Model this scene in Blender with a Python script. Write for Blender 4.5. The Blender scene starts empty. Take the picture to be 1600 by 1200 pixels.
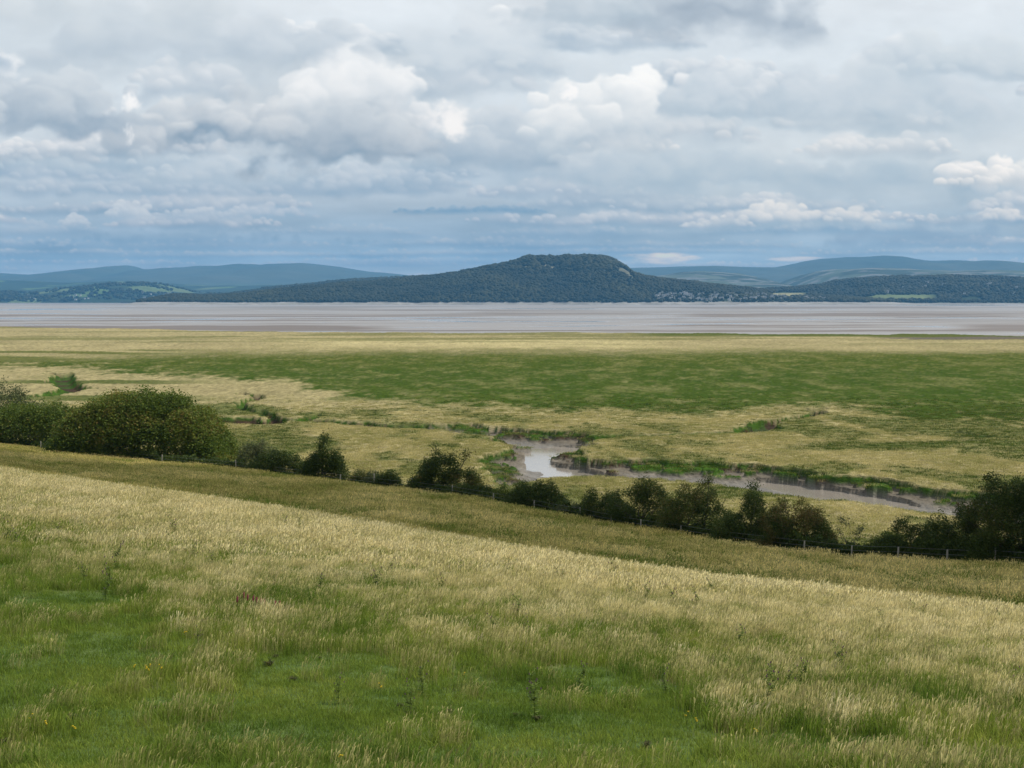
import bpy, math, random, os
import numpy as np
from mathutils import Vector, Matrix

SKIP = set()
rng = np.random.default_rng(7)
random.seed(7)
SC = bpy.context.scene
COL = SC.collection
R = math.radians

# ------------------------------------------------------------------ camera, light, exposure
F = 2537.0                    # focal length in pixels of the 1600 px wide photograph
HZ = 468.0                    # height of the true horizon in it
CAMZ = 25.0
TH = math.atan((600 - HZ) / F)
cam = bpy.data.cameras.new('camera')
cam.sensor_width = 36.0
cam.lens = 36.0 * F / 1600.0
cam.clip_start = 0.1
cam.clip_end = 90000
cam_o = bpy.data.objects.new('camera', cam)
cam_o.location = (0, 0, CAMZ)
cam_o.rotation_euler = (math.pi / 2 - TH, 0, 0)
COL.objects.link(cam_o)
SC.camera = cam_o

SUN_AZ, SUN_EL = R(66), R(50)      # to the right of the view and a little ahead of it
SUN_DIR = Vector((math.sin(SUN_AZ) * math.cos(SUN_EL), math.cos(SUN_AZ) * math.cos(SUN_EL), math.sin(SUN_EL)))
sun = bpy.data.lights.new('sun', 'SUN')
sun.energy = 4.3
sun.angle = R(0.5)
sun.color = (1.0, 0.95, 0.86)
sun_o = bpy.data.objects.new('sun', sun)
sun_o.rotation_euler = (-SUN_DIR).to_track_quat('-Z', 'Y').to_euler()
sun_o.location = (60, 40, 120)
COL.objects.link(sun_o)

SC.view_settings.view_transform = 'Standard'
SC.view_settings.look = 'None'
SC.view_settings.exposure = 0.0
SC.view_settings.gamma = 1.0
SC.render.engine = 'CYCLES'
SC.cycles.max_bounces = 6
SC.cycles.diffuse_bounces = 3
SC.cycles.glossy_bounces = 2
SC.cycles.transmission_bounces = 3
SC.cycles.transparent_max_bounces = 4
SC.cycles.volume_bounces = 0
SC.cycles.use_denoising = True


def ray(X, Y):
    """direction through a point of the photograph, scaled to one metre of depth: (x per m, z per m)"""
    a = (np.asarray(X, float) - 800) / F
    b = (600 - np.asarray(Y, float)) / F
    dy = math.cos(TH) + b * math.sin(TH)
    dz = -math.sin(TH) + b * math.cos(TH)
    return a / dy, dz / dy


def ground_at(X, Y, z=0.0):
    tx, tz = ray(X, Y)
    d = (z - CAMZ) / tz
    return tx * d, d


def project(x, y, z):
    yc = y * math.sin(TH) + (z - CAMZ) * math.cos(TH)
    zc = y * math.cos(TH) - (z - CAMZ) * math.sin(TH)
    return 800 + F * x / zc, 600 - F * yc / zc


# ------------------------------------------------------------------ noise
_T = np.random.default_rng(3).random((512, 512)).astype(np.float32)


def vn(x, y, seed=0):
    x = np.asarray(x, np.float64) + seed * 37.37
    y = np.asarray(y, np.float64) + seed * 91.71
    xi = np.floor(x).astype(np.int64); yi = np.floor(y).astype(np.int64)
    fx = (x - xi).astype(np.float32); fy = (y - yi).astype(np.float32)
    fx = fx * fx * fx * (fx * (fx * 6 - 15) + 10); fy = fy * fy * fy * (fy * (fy * 6 - 15) + 10)
    a = xi & 511; b = yi & 511; a1 = (a + 1) & 511; b1 = (b + 1) & 511
    return (_T[a, b] * (1 - fx) + _T[a1, b] * fx) * (1 - fy) + (_T[a, b1] * (1 - fx) + _T[a1, b1] * fx) * fy


def fbm(x, y, o=5, seed=0, gain=0.5):
    s = 0; a = 1.0; t = 0
    for k in range(o):
        c, sn = math.cos(k * 1.1), math.sin(k * 1.1)
        s = s + a * vn((x * c - y * sn) * 2 ** k, (x * sn + y * c) * 2 ** k, seed + k * 3)
        t += a; a *= gain
    return s / t


def billow(x, y, o=4, seed=0, gain=0.5):
    s = 0; a = 1.0; t = 0
    for k in range(o):
        c, sn = math.cos(k * 0.9 + .3), math.sin(k * 0.9 + .3)
        n = vn((x * c - y * sn) * 2 ** k, (x * sn + y * c) * 2 ** k, seed + k * 5)
        s = s + a * (1 - np.abs(2 * n - 1) ** 1.0); t += a; a *= gain
    return s / t


def sstep(a, b, x):
    t = np.clip((x - a) / (b - a), 0, 1)
    return t * t * (3 - 2 * t)


def lin(c):
    c = np.asarray(c, float) / 255.0
    return np.where(c <= 0.04045, c / 12.92, ((c + 0.055) / 1.055) ** 2.4)


# ------------------------------------------------------------------ node helpers
def nd(nt, t, loc=None, **kw):
    n = nt.nodes.new(t)
    for k, v in kw.items():
        if hasattr(n, k) and not k.startswith('i_'):
            setattr(n, k, v)
    return n


def mathn(nt, op, a, b=None, clamp=False):
    n = nt.nodes.new('ShaderNodeMath'); n.operation = op; n.use_clamp = clamp
    for i, v in enumerate((a, b)):
        if v is None: continue
        if isinstance(v, (int, float)): n.inputs[i].default_value = v
        else: nt.links.new(v, n.inputs[i])
    return n.outputs[0]


def mixc(nt, fac, a, b, blend='MIX'):
    n = nt.nodes.new('ShaderNodeMix'); n.data_type = 'RGBA'; n.blend_type = blend
    for sock, v in ((n.inputs[0], fac), (n.inputs[6], a), (n.inputs[7], b)):
        if isinstance(v, (int, float)): sock.default_value = v
        elif isinstance(v, (tuple, list)): sock.default_value = (*v[:3], 1)
        else: nt.links.new(v, sock)
    return n.outputs[2]


# ------------------------------------------------------------------ sky
def paint_sky(W=3200, H=1060, A=45.0, e0=-2.0, e1=28.0):
    az = np.radians(np.linspace(-A, A, W))[None, :]
    el = np.radians(np.linspace(e0, e1, H))[:, None]
    dx = np.sin(az) * np.cos(el); dy = np.cos(az) * np.cos(el); dz = np.sin(el) + 0 * az
    yc = dy * math.sin(TH) + dz * math.cos(TH); zc = dy * math.cos(TH) - dz * math.sin(TH)
    X = 800 + F * dx / zc
    Y = 600 - F * yc / zc
    E = (HZ - Y)                                            # pixels above the horizon
    # background tone by height
    ys = [-900, -200, 0, 120, 220, 300, 345, 380, 405, 430, 468, 520]
    cs = [(200, 209, 216), (204, 213, 220), (209, 217, 223), (205, 215, 222), (196, 208, 217), (182, 198, 211), (168, 188, 205), (157, 181, 202), (158, 183, 204), (172, 193, 210), (172, 192, 208), (150, 165, 180)]
    cs = lin(np.array(cs))
    img = np.stack([np.interp(Y, ys, cs[:, i]) for i in range(3)], -1).astype(np.float32)
    # fields: large for high clouds, flattened for low ones
    def wf(sx, sy, o, sd): return (fbm(X / sx, Y / sy, o, sd) - .5) * 2
    c1x, c1y = wf(90, 60, 3, 11), wf(90, 60, 3, 23)
    c2x, c2y = wf(30, 22, 5, 14), wf(30, 22, 5, 26)
    big = fbm(X / 260, Y / 95, 5, 31)
    lowf = fbm(X / 170, Y / 24, 5, 47)
    mid = fbm((X + 30 * c1x) / 60, (Y + 20 * c1y) / 34, 5, 35)
    k = sstep(180, 330, Y)
    img *= (1 + 0.26 * (big - .5) * (1 - k) + 0.26 * (lowf - .5) * k + 0.10 * (mid - .5))[..., None]
    Xr = X[H // 3]; Yr = Y[:, W // 2]

    def window(x0, x1, y0, y1):
        cs_ = np.where((Xr > x0) & (Xr < x1))[0]
        if len(cs_) < 2: return None
        rs_ = np.where((Y[:, cs_[0]] > y0) & (Y[:, cs_[0]] < y1) | (Y[:, cs_[-1]] > y0) & (Y[:, cs_[-1]] < y1))[0]
        if len(cs_) < 2 or len(rs_) < 2: return None
        return (slice(rs_[0], rs_[-1] + 1), slice(cs_[0], cs_[-1] + 1))

    def cloud(cx, base, w, h, top, bot, soft_t=.10, soft_b=.3, amp=.45, op=.9, p=1.0, sk=0.0, seed=0, relk=1.0):
        r_ = np.random.default_rng(seed * 31 + 5)
        top_l, bot_l = lin(top), lin(bot)
        bx, tx_ = np.linspace(-1.1, 1.1, 9), r_.uniform(.62, 1.12, 9)
        profile = lambda u: np.sqrt(np.clip(1 - u * u, 0, 1)) * np.interp(u, bx, tx_) * (1 + sk * u)
        s = window(cx - w * 1.35, cx + w * 1.35, base - h * 1.6, base + h * .5 + 8)
        if s is None: return
        sz = min(h, w * .8)
        x = X[s] + sz * .30 * c1x[s] + sz * .14 * c2x[s]; y = Y[s] + sz * .22 * c1y[s] + sz * .12 * c2y[s]
        u = (x - cx) / w; t = (base - y) / h
        f = profile(u) * .9 - t
        mt = sstep(-.03, .06 + soft_t * 1.6, f); mb = sstep(soft_b * .5, -soft_b * .7, (y - base) / h * -1 * -1)
        m = mt * mb * sstep(1.02, .7, np.abs(u)) * op
        v = np.clip(t / .85 + .5 * (mid[s] - .5), -.12, 1)
        v = np.sign(v) * np.abs(v) ** (1.25 * p)
        c = bot_l + (top_l - bot_l) * (v * .95)[..., None]
        img[s] = img[s] * (1 - m[..., None]) + c * m[..., None]
        # rounded heads piled on the body, the far ones first
        n = int(np.clip(9 + 12 * w / max(h, 1) / 1.6, 10, 44))
        puffs = []
        for q in range(n):
            uu = r_.uniform(-.95, .95); pt = profile(uu)
            r = h * r_.uniform(.16, .36) * (1 - .35 * abs(uu)); py = base - h * pt * r_.uniform(.35, 1.0) + r * .7
            puffs.append((py, cx + uu * w, r))
        puffs.sort()
        for py, px, r in puffs:
            r = max(r, 4)
            s = window(px - r * 2.2, px + r * 2.2, py - r * 1.7, py + r * 1.7)
            if s is None: continue
            x = X[s] + r * .45 * c1x[s] + r * .42 * c2x[s]; y = Y[s] + r * .35 * c1y[s] + r * .36 * c2y[s]
            qx, qy = (x - px) / (r * 1.25), (y - py) / r
            q = np.hypot(qx, qy)
            st_ = .12 + soft_t * 1.3
            m = sstep(1.0, 1 - st_, q) * sstep(.75, -.35, qy) * op * (.72 if soft_t > .2 else .95) * sstep(base + h * .1, base - h * .25, Y[s])
            T = np.clip((base - py) / h, 0, 1.1)
            loc = np.clip(.55 - .55 * qy + .16 * qx + .30 * (mid[s] - .5), 0, 1)
            v = np.clip(.62 * T ** p + .80 * loc - .26, -.05, 1.08)
            c = bot_l + (top_l - bot_l) * v[..., None]
            img[s] = img[s] * (1 - m[..., None]) + c * m[..., None]

    def glow(cx, cy, w, h, c, op=.8, seed=0):
        s = window(cx - w * 2.5, cx + w * 2.5, cy - h * 2.5, cy + h * 2.5)
        if s is None: return
        x, y = X[s], Y[s]
        n = fbm(x / (w * .7) + seed, y / (h * .7), 5, 60 + seed) - .5
        q = ((x - cx) / w) ** 2 + ((y - cy) / h) ** 2
        m = op * sstep(1.25, -.25, q + n * 2.4)
        img[s] = img[s] * (1 - m[..., None]) + lin(c)[None, None] * m[..., None]

    WHT = (222, 229, 233); W2 = (210, 220, 227); G1 = (168, 183, 196); G2 = (176, 191, 203); B1 = (140, 164, 187); B2 = (152, 175, 195)
    # thin tiers near the horizon
    r2 = np.random.default_rng(21)
    for yy, hh, n in ((446, 5, 10), (438, 7, 10), (428, 9, 9), (414, 12, 9), (400, 14, 9), (386, 17, 9), (368, 22, 9)):
        for q in range(n):
            cx = -700 + 3000 * (q + r2.random()) / n
            tone = r2.random()
            t_ = (188 + 16 * tone, 203 + 12 * tone, 214 + 8 * tone); b_ = (136 + 16 * tone, 163 + 12 * tone, 189 + 8 * tone)
            cloud(cx, yy + r2.uniform(-4, 4), r2.uniform(120, 300), hh * r2.uniform(.8, 1.3), t_, b_, .3, .6, .5, .62, 1.0, 0, int(r2.integers(1, 90)), .5)
    glow(1030, 404, 60, 9, (214, 216, 214), .8, 3)
    glow(1240, 405, 50, 4, (205, 212, 216), .6, 5)
    glow(350, 432, 90, 5, (180, 198, 210), .5, 6)
    # middle tiers
    for yy, hh, n in ((352, 28, 7), (330, 30, 7), (306, 34, 6), (284, 38, 6)):
        for q in range(n):
            cx = -700 + 3000 * (q + r2.random()) / n
            tone = r2.random()
            t_ = (202 + 16 * tone, 213 + 12 * tone, 222 + 8 * tone); b_ = (144 + 14 * tone, 167 + 10 * tone, 188 + 8 * tone)
            cloud(cx, yy + r2.uniform(-6, 6), r2.uniform(130, 270), hh * r2.uniform(.8, 1.3), t_, b_, .13, .35, .5, .88, .8, 0, int(r2.integers(1, 90)), .8)
    cloud(205, 342, 42, 30, (204, 215, 223), (172, 190, 206), .12, .5, .5, .9, .7, 0, 4)
    cloud(115, 352, 26, 22, (200, 212, 221), (172, 190, 206), .12, .5, .5, .85, .7, 0, 5)
    cloud(310, 342, 70, 24, (200, 211, 220), (160, 181, 200), .15, .5, .5, .8, .7, 0, 6)
    cloud(420, 342, 80, 26, (198, 209, 219), (160, 181, 200), .15, .5, .5, .8, .7, 0, 7)
    cloud(740, 333, 130, 16, (165, 186, 204), (125, 156, 184), .3, .6, .4, .8, 1, 0, 8, .5)
    cloud(1215, 352, 75, 50, (220, 227, 230), (160, 180, 198), .12, .5, .55, .9, .8, 0, 12)
    cloud(1120, 356, 60, 24, (204, 214, 221), (160, 180, 198), .15, .5, .5, .8, .8, 0, 13)
    cloud(1330, 352, 45, 34, (214, 222, 226), (160, 180, 198), .12, .5, .6, .8, .8, 0, 14)
    cloud(1560, 348, 50, 30, (216, 223, 227), (158, 178, 197), .12, .5, .6, .8, .8, 0, 15)
    cloud(1470, 392, 190, 60, (158, 178, 197), (143, 167, 190), .5, .6, .4, .75, 1, 0, 16, .4)
    cloud(300, 386, 330, 34, (160, 181, 200), (138, 165, 190), .5, .6, .4, .7, 1, 0, 17, .4)
    # tiers under the large clouds
    cloud(90, 272, 250, 60, (212, 222, 228), (158, 178, 195), .12, .3, .4, .92, .8, 0, 18)
    cloud(420, 292, 260, 52, (202, 213, 221), (158, 178, 195), .15, .4, .4, .85, .8, 0, 19)
    cloud(600, 300, 150, 46, (200, 211, 220), (154, 175, 194), .15, .4, .4, .85, .8, 0, 20)
    cloud(700, 270, 120, 60, (208, 217, 224), (168, 186, 200), .15, .4, .4, .85, .8, 0, 22)
    cloud(930, 300, 190, 130, (214, 222, 227), (160, 180, 197), .12, .4, .45, .92, .9, 0, 24)
    cloud(1120, 300, 230, 120, (196, 208, 217), (164, 183, 199), .3, .5, .4, .85, 1, 0, 25, .7)
    cloud(1420, 310, 230, 110, (190, 203, 213), (160, 180, 197), .3, .5, .4, .85, 1, 0, 26, .7)
    cloud(1540, 305, 80, 74, (228, 233, 236), (160, 179, 196), .08, .4, .55, .92, .7, 0, 27)
    cloud(1650, 300, 90, 70, (224, 230, 233), (168, 186, 201), .08, .4, .55, .92, .7, 0, 28)
    # soft middle-sized clouds all over the upper part
    for q in range(44):
        cx = -500 + 2600 * ((q * .618) % 1.0); b_ = r2.uniform(60, 300)
        tone = r2.random(); hh = r2.uniform(38, 80)
        cloud(cx, b_, r2.uniform(90, 200), hh, (220 + 12 * tone, 226 + 10 * tone, 230 + 8 * tone), (160 + 10 * tone, 177 + 8 * tone, 192 + 6 * tone), .12, .3, .5, .85, .8, 0, int(r2.integers(100, 900)))
    # the large ones
    cloud(1300, 200, 330, 150, (216, 223, 228), (170, 187, 200), .2, .6, .5, .8, .9, 0, 30, .7)
    cloud(1560, 130, 260, 130, (214, 221, 225), (186, 199, 208), .35, .6, .5, .8, .9, 0, 31, .7)
    cloud(770, 272, 105, 130, (208, 217, 223), (158, 176, 192), .08, .18, .42, .95, .9, .0, 32)
    cloud(930, 225, 125, 140, (236, 240, 241), (176, 192, 204), .12, .6, .45, .93, .6, .0, 33)
    cloud(760, 120, 180, 130, (214, 221, 226), (190, 202, 211), .3, .6, .4, .8, .8, 0, 34, .8)
    cloud(430, 248, 270, 175, (220, 226, 229), (150, 166, 181), .12, .16, .38, .97, .75, .10, 35)
    cloud(550, 170, 95, 135, (238, 241, 242), (190, 202, 211), .10, .9, .35, .9, .55, .0, 36)
    cloud(300, 105, 330, 130, (214, 221, 226), (176, 189, 200), .2, .5, .4, .8, .9, 0, 37, .7)
    cloud(60, 218, 165, 150, (212, 220, 225), (150, 167, 183), .10, .16, .4, .95, .85, 0, 38)
    cloud(80, 60, 330, 170, (212, 219, 223), (188, 199, 207), .3, .6, .4, .8, .9, 0, 39, .7)
    cloud(1130, 56, 170, 130, (200, 209, 216), (154, 167, 180), .3, .5, .4, .9, 1.1, 0, 40, .6)
    cloud(920, 40, 140, 90, (206, 214, 220), (172, 186, 197), .3, .5, .4, .85, 1, 0, 41, .6)
    glow(204, 162, 17, 18, (234, 238, 240), .9, 1)
    glow(202, 208, 9, 18, (224, 230, 234), .8, 2)
    glow(706, 190, 36, 30, (240, 242, 242), .75, 7)
    glow(12, 102, 24, 18, (228, 233, 236), .7, 8)
    glow(890, 145, 16, 14, (240, 242, 243), .7, 10)
    # higher up and to the sides: more of the same, seen only by light and by turning the camera
    for q in range(46):
        cx = r2.uniform(-1900, 3500); b = r2.uniform(-900, -60)
        if True:
            tone = r2.random()
            cloud(cx, b, r2.uniform(200, 420), r2.uniform(130, 220), (208 + 12 * tone,) * 1 + (216 + 10 * tone, 222 + 8 * tone), (166, 180, 192), .25, .4, .45, .85, .9, 0, int(r2.integers(1, 90)), .8)
    for q in range(40):
        cx = r2.uniform(1750, 3400) if q % 2 else r2.uniform(-1900, -180)
        b = r2.uniform(120, 330); s_ = (HZ - b) / 200
        cloud(cx, b, r2.uniform(120, 260) * (.5 + s_ * .5), 70 * s_ + 20, (212, 220, 226), (160, 178, 194), .2, .4, .45, .88, .9, 0, int(r2.integers(1, 90)), .8)
    # the air in front of the sky takes light and contrast away again, most of all low down
    low = sstep(170, 15, E) * (E > -5)
    mean = img[:, ::8].mean(1, keepdims=True)
    img = mean + (img - mean) * (1 + 1.9 * low + .34 * sstep(40, 150, E) * sstep(1200, 700, E))[..., None]
    rt = (sstep(760, 1150, X) * sstep(330, 180, E))[..., None]
    img = img * (1 + rt * np.array([.17, .13, .07])) * (1 - .05 * sstep(900, 300, X) * sstep(200, 40, E))[..., None]
    kk = np.interp(E, [0, 90, 200, 400], [0, .3, .7, 1.])[..., None]
    img = img * (np.array([1.40, 1.10, .90]) * (1 - kk) + np.array([1.31, 1.24, 1.18]) * kk)
    below = sstep(474, 500, Y)[..., None]
    img = img * (1 - below) + lin((120, 125, 125)) * below
    out = np.ones((H, W, 4), np.float32)
    out[..., :3] = np.clip(img, 0, 1.3)
    return out


w = bpy.data.worlds.new('World')
SC.world = w
w.use_nodes = True
nt = w.node_tree
nt.nodes.clear()
sky = nt.nodes.new('ShaderNodeTexSky')
sky.sky_type = 'NISHITA'
sky.sun_disc = False
sky.sun_elevation = SUN_EL
sky.sun_rotation = SUN_AZ
skyc = mixc(nt, 1.0, sky.outputs[0], (0.1, 0.1, 0.1), 'MULTIPLY')
tc = nt.nodes.new('ShaderNodeTexCoord')
sep = nt.nodes.new('ShaderNodeSeparateXYZ')
nt.links.new(tc.outputs['Generated'], sep.inputs[0])
azn = mathn(nt, 'ARCTAN2', sep.outputs[0], sep.outputs[1])
eln = mathn(nt, 'ARCSINE', sep.outputs[2])
un = mathn(nt, 'ADD', mathn(nt, 'MULTIPLY', azn, 1 / R(90)), 0.5)
vv = mathn(nt, 'MULTIPLY', mathn(nt, 'ADD', eln, R(2)), 1 / R(30))
vv = mathn(nt, 'MAXIMUM', vv, 0.001)
cmb = nt.nodes.new('ShaderNodeCombineXYZ')
nt.links.new(un, cmb.inputs[0]); nt.links.new(vv, cmb.inputs[1])
im = bpy.data.images.new('cloud_cover', 3200, 1060, float_buffer=True)
im.colorspace_settings.name = 'Linear Rec.709'
if 'sky' in SKIP:
    a_ = np.ones((1060, 3200, 4), np.float32); a_[..., :3] = (.48, .55, .61)
    im.pixels.foreach_set(a_.ravel())
else:
    im.pixels.foreach_set(paint_sky().ravel())
im.pack() if False else im.update()
ti = nt.nodes.new('ShaderNodeTexImage')
ti.image = im; ti.extension = 'MIRROR'; ti.interpolation = 'Cubic'
nt.links.new(cmb.outputs[0], ti.inputs[0])
hi = nt.nodes.new('ShaderNodeMapRange')
nt.links.new(sep.outputs[2], hi.inputs[0])
hi.inputs[1].default_value = 0.38; hi.inputs[2].default_value = 0.47; hi.clamp = True
cl = mixc(nt, hi.outputs[0], ti.outputs[0], (0.56, 0.62, 0.68))
wc = mixc(nt, 0.93, skyc, cl)               # a little of the blue above shines through the cloud everywhere
bg = nt.nodes.new('ShaderNodeBackground')
bg.inputs[1].default_value = 1.0
nt.links.new(wc, bg.inputs[0])
wo = nt.nodes.new('ShaderNodeOutputWorld')
nt.links.new(bg.outputs[0], wo.inputs[0])


# ------------------------------------------------------------------ object helpers
def tag(o, label=None, cat=None, group=None, kind=None):
    if label: o['label'] = label
    if cat: o['category'] = cat
    if group: o['group'] = group
    if kind: o['kind'] = kind
    return o


def empty(name, loc=(0, 0, 0), rz=0.0):
    o = bpy.data.objects.new(name, None)
    o.location = loc; o.rotation_euler = (0, 0, rz)
    o.empty_display_size = 0.3
    COL.objects.link(o)
    return o


def mesh_np(name, V, Fc, mat=None, parent=None, smooth=False, attrs=None, link=True, mats=None, mi=None):
    """V (n,3); Fc (m,k) with one k, or a list of such arrays"""
    me = bpy.data.meshes.new(name)
    V = np.asarray(V, np.float32)
    if not isinstance(Fc, list): Fc = [Fc]
    Fc = [np.asarray(f, np.int32) for f in Fc if len(f)]
    loops = np.concatenate([f.ravel() for f in Fc]) if Fc else np.zeros(0, np.int32)
    tot = np.concatenate([np.full(len(f), f.shape[1], np.int32) for f in Fc]) if Fc else np.zeros(0, np.int32)
    me.vertices.add(len(V)); me.vertices.foreach_set('co', V.ravel())
    if len(loops):
        me.loops.add(len(loops)); me.loops.foreach_set('vertex_index', loops)
        me.polygons.add(len(tot))
        st = np.concatenate([[0], np.cumsum(tot)[:-1]]).astype(np.int32)
        me.polygons.foreach_set('loop_start', st)
        me.polygons.foreach_set('loop_total', tot)
        if smooth: me.polygons.foreach_set('use_smooth', np.ones(len(tot), bool))
    for k, (typ, arr) in (attrs or {}).items():
        a = me.attributes.new(k, typ, 'POINT')
        if typ == 'FLOAT_COLOR':
            c = np.ones((len(V), 4), np.float32); c[:, :3] = arr
            a.data.foreach_set('color', c.ravel())
        else:
            a.data.foreach_set('value', np.asarray(arr, np.int32 if typ == 'INT' else np.float32).ravel())
    for m in (mats or ([mat] if mat else [])): me.materials.append(m)
    if mi is not None: me.polygons.foreach_set('material_index', np.asarray(mi, np.int32))
    me.update(calc_edges=True)
    me.validate()
    o = bpy.data.objects.new(name, me)
    if parent: o.parent = parent
    if link: COL.objects.link(o)
    return o


def grid_faces(nr, nc):
    i = np.arange(nr - 1)[:, None] * nc + np.arange(nc - 1)[None]
    i = i.ravel()
    return np.stack([i, i + 1, i + nc + 1, i + nc], 1)


def new_mat(name):
    m = bpy.data.materials.new(name); m.use_nodes = True
    t = m.node_tree
    for n in list(t.nodes): t.nodes.remove(n)
    out = t.nodes.new('ShaderNodeOutputMaterial')
    return m, t, out


def principled(t, out, rough=0.8, spec=0.3):
    b = t.nodes.new('ShaderNodeBsdfPrincipled')
    b.inputs['Roughness'].default_value = rough
    b.inputs['Specular IOR Level'].default_value = spec
    t.links.new(b.outputs[0], out.inputs[0])
    return b


def attr(t, name, typ='GEOMETRY'):
    a = t.nodes.new('ShaderNodeAttribute'); a.attribute_name = name; a.attribute_type = typ
    return a


def noise(t, scale, detail=4, vec=None, rough=.55):
    n = t.nodes.new('ShaderNodeTexNoise'); n.inputs['Scale'].default_value = scale
    n.inputs['Detail'].default_value = detail; n.inputs['Roughness'].default_value = rough
    if vec is not None: t.links.new(vec, n.inputs['Vector'])
    return n


def pos_scaled(t, sx, sy, sz):
    g = t.nodes.new('ShaderNodeNewGeometry')
    m = t.nodes.new('ShaderNodeVectorMath'); m.operation = 'MULTIPLY'
    t.links.new(g.outputs['Position'], m.inputs[0]); m.inputs[1].default_value = (sx, sy, sz)
    return m.outputs[0]


def ramp(t, fac, stops):
    r = t.nodes.new('ShaderNodeValToRGB')
    e = r.color_ramp.elements
    while len(e) < len(stops): e.new(0.5)
    for k, (p, c) in enumerate(stops):
        e[k].position = p; e[k].color = (*c, 1)
    t.links.new(fac, r.inputs[0])
    return r.outputs[0]


def col_mat(name, rough=.85, spec=.2, fine=((3.0, 3.0, 3.0), .5), bump=None):
    """base colour from the mesh's own colour attribute, broken up by a fine noise"""
    m, t, out = new_mat(name)
    b = principled(t, out, rough, spec)
    c = attr(t, 'Col').outputs['Color']
    n = noise(t, 1.0, 5, pos_scaled(t, *fine[0]))
    mr = t.nodes.new('ShaderNodeMapRange'); t.links.new(n.outputs[0], mr.inputs[0])
    mr.inputs[1].default_value = .25; mr.inputs[2].default_value = .75
    mr.inputs[3].default_value = 1 - fine[1]; mr.inputs[4].default_value = 1 + fine[1]
    v = t.nodes.new('ShaderNodeCombineColor')
    for i in range(3): t.links.new(mr.outputs[0], v.inputs[i])
    cc = mixc(t, 1.0, c, v.outputs[0], 'MULTIPLY')
    t.links.new(cc, b.inputs['Base Color'])
    if bump:
        bn = noise(t, 1.0, 4, pos_scaled(t, *bump[0]))
        bp = t.nodes.new('ShaderNodeBump'); bp.inputs['Strength'].default_value = bump[1]; bp.inputs['Distance'].default_value = bump[2]
        t.links.new(bn.outputs[0], bp.inputs['Height']); t.links.new(bp.outputs[0], b.inputs['Normal'])
    return m


def leaf_mat(name, ramp_stops, src='GEOMETRY', trans=.35, rough=.6, val=None):
    m, t, out = new_mat(name)
    a = attr(t, 'tint', src)
    c = ramp(t, a.outputs['Fac'], ramp_stops)
    if val:
        vv = attr(t, val, 'GEOMETRY')
        q = t.nodes.new('ShaderNodeCombineColor')
        for i in range(3): t.links.new(vv.outputs['Fac'], q.inputs[i])
        c = mixc(t, 1.0, c, q.outputs[0], 'MULTIPLY')
    d = t.nodes.new('ShaderNodeBsdfPrincipled'); d.inputs['Roughness'].default_value = rough
    d.inputs['Specular IOR Level'].default_value = .08
    tr = t.nodes.new('ShaderNodeBsdfTranslucent')
    mx = t.nodes.new('ShaderNodeMixShader'); mx.inputs[0].default_value = trans
    t.links.new(c, d.inputs['Base Color']); t.links.new(c, tr.inputs[0])
    t.links.new(d.outputs[0], mx.inputs[1]); t.links.new(tr.outputs[0], mx.inputs[2])
    t.links.new(mx.outputs[0], out.inputs[0])
    return m


# scatter of instances from a cloud of points (used only for what nobody could count)
def scatter(name, pts, rotz, scl, tint, var, sources, lean=None, label=None, cat=None, sclz=None):
    pts = np.asarray(pts, np.float32)
    if sclz is None: sclz = scl
    o = mesh_np(name, pts, [], attrs={'rotz': ('FLOAT', rotz), 'scl': ('FLOAT', scl), 'sclz': ('FLOAT', sclz), 'tint': ('FLOAT', tint), 'var': ('INT', var)})
    g = bpy.data.node_groups.new(name + '_scatter', 'GeometryNodeTree')
    g.interface.new_socket('Geometry', in_out='INPUT', socket_type='NodeSocketGeometry')
    g.interface.new_socket('Geometry', in_out='OUTPUT', socket_type='NodeSocketGeometry')
    gi = g.nodes.new('NodeGroupInput'); go = g.nodes.new('NodeGroupOutput')
    ip = g.nodes.new('GeometryNodeInstanceOnPoints')
    g.links.new(gi.outputs[0], ip.inputs['Points'])
    jn = g.nodes.new('GeometryNodeJoinGeometry')
    for s in reversed(sources):
        oi = g.nodes.new('GeometryNodeObjectInfo'); oi.inputs['Object'].default_value = s; oi.inputs['As Instance'].default_value = True
        g.links.new(oi.outputs['Geometry'], jn.inputs[0])
    g.links.new(jn.outputs[0], ip.inputs['Instance'])
    ip.inputs['Pick Instance'].default_value = True

    def na(n, typ='FLOAT'):
        a = g.nodes.new('GeometryNodeInputNamedAttribute'); a.data_type = typ; a.inputs['Name'].default_value = n
        return a.outputs['Attribute']
    g.links.new(na('var', 'INT'), ip.inputs['Instance Index'])
    cr = g.nodes.new('ShaderNodeCombineXYZ'); g.links.new(na('rotz'), cr.inputs[2])
    g.links.new(cr.outputs[0], ip.inputs['Rotation'])
    cs = g.nodes.new('ShaderNodeCombineXYZ')
    s_ = na('scl'); g.links.new(s_, cs.inputs[0]); g.links.new(s_, cs.inputs[1]); g.links.new(na('sclz'), cs.inputs[2])
    g.links.new(cs.outputs[0], ip.inputs['Scale'])
    g.links.new(ip.outputs[0], go.inputs[0])
    m = o.modifiers.new('scatter', 'NODES'); m.node_group = g
    tag(o, label, cat, kind='stuff')
    return o


# ------------------------------------------------------------------ terrain of the near hillside
FY = [(-800, 640), (0, 697), (100, 710), (200, 722), (350, 735), (480, 752), (583, 764), (705, 777), (771, 790), (907, 816), (1002, 835),
      (1128, 852), (1260, 869), (1335, 877), (1408, 880), (1485, 886), (1561, 889), (1600, 891), (2400, 930)]
CY = [(-800, 640), (0, 741), (200, 772), (400, 801), (600, 831), (800, 867), (1000, 899), (1200, 925), (1400, 948), (1600, 968), (2400, 1050)]


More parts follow.
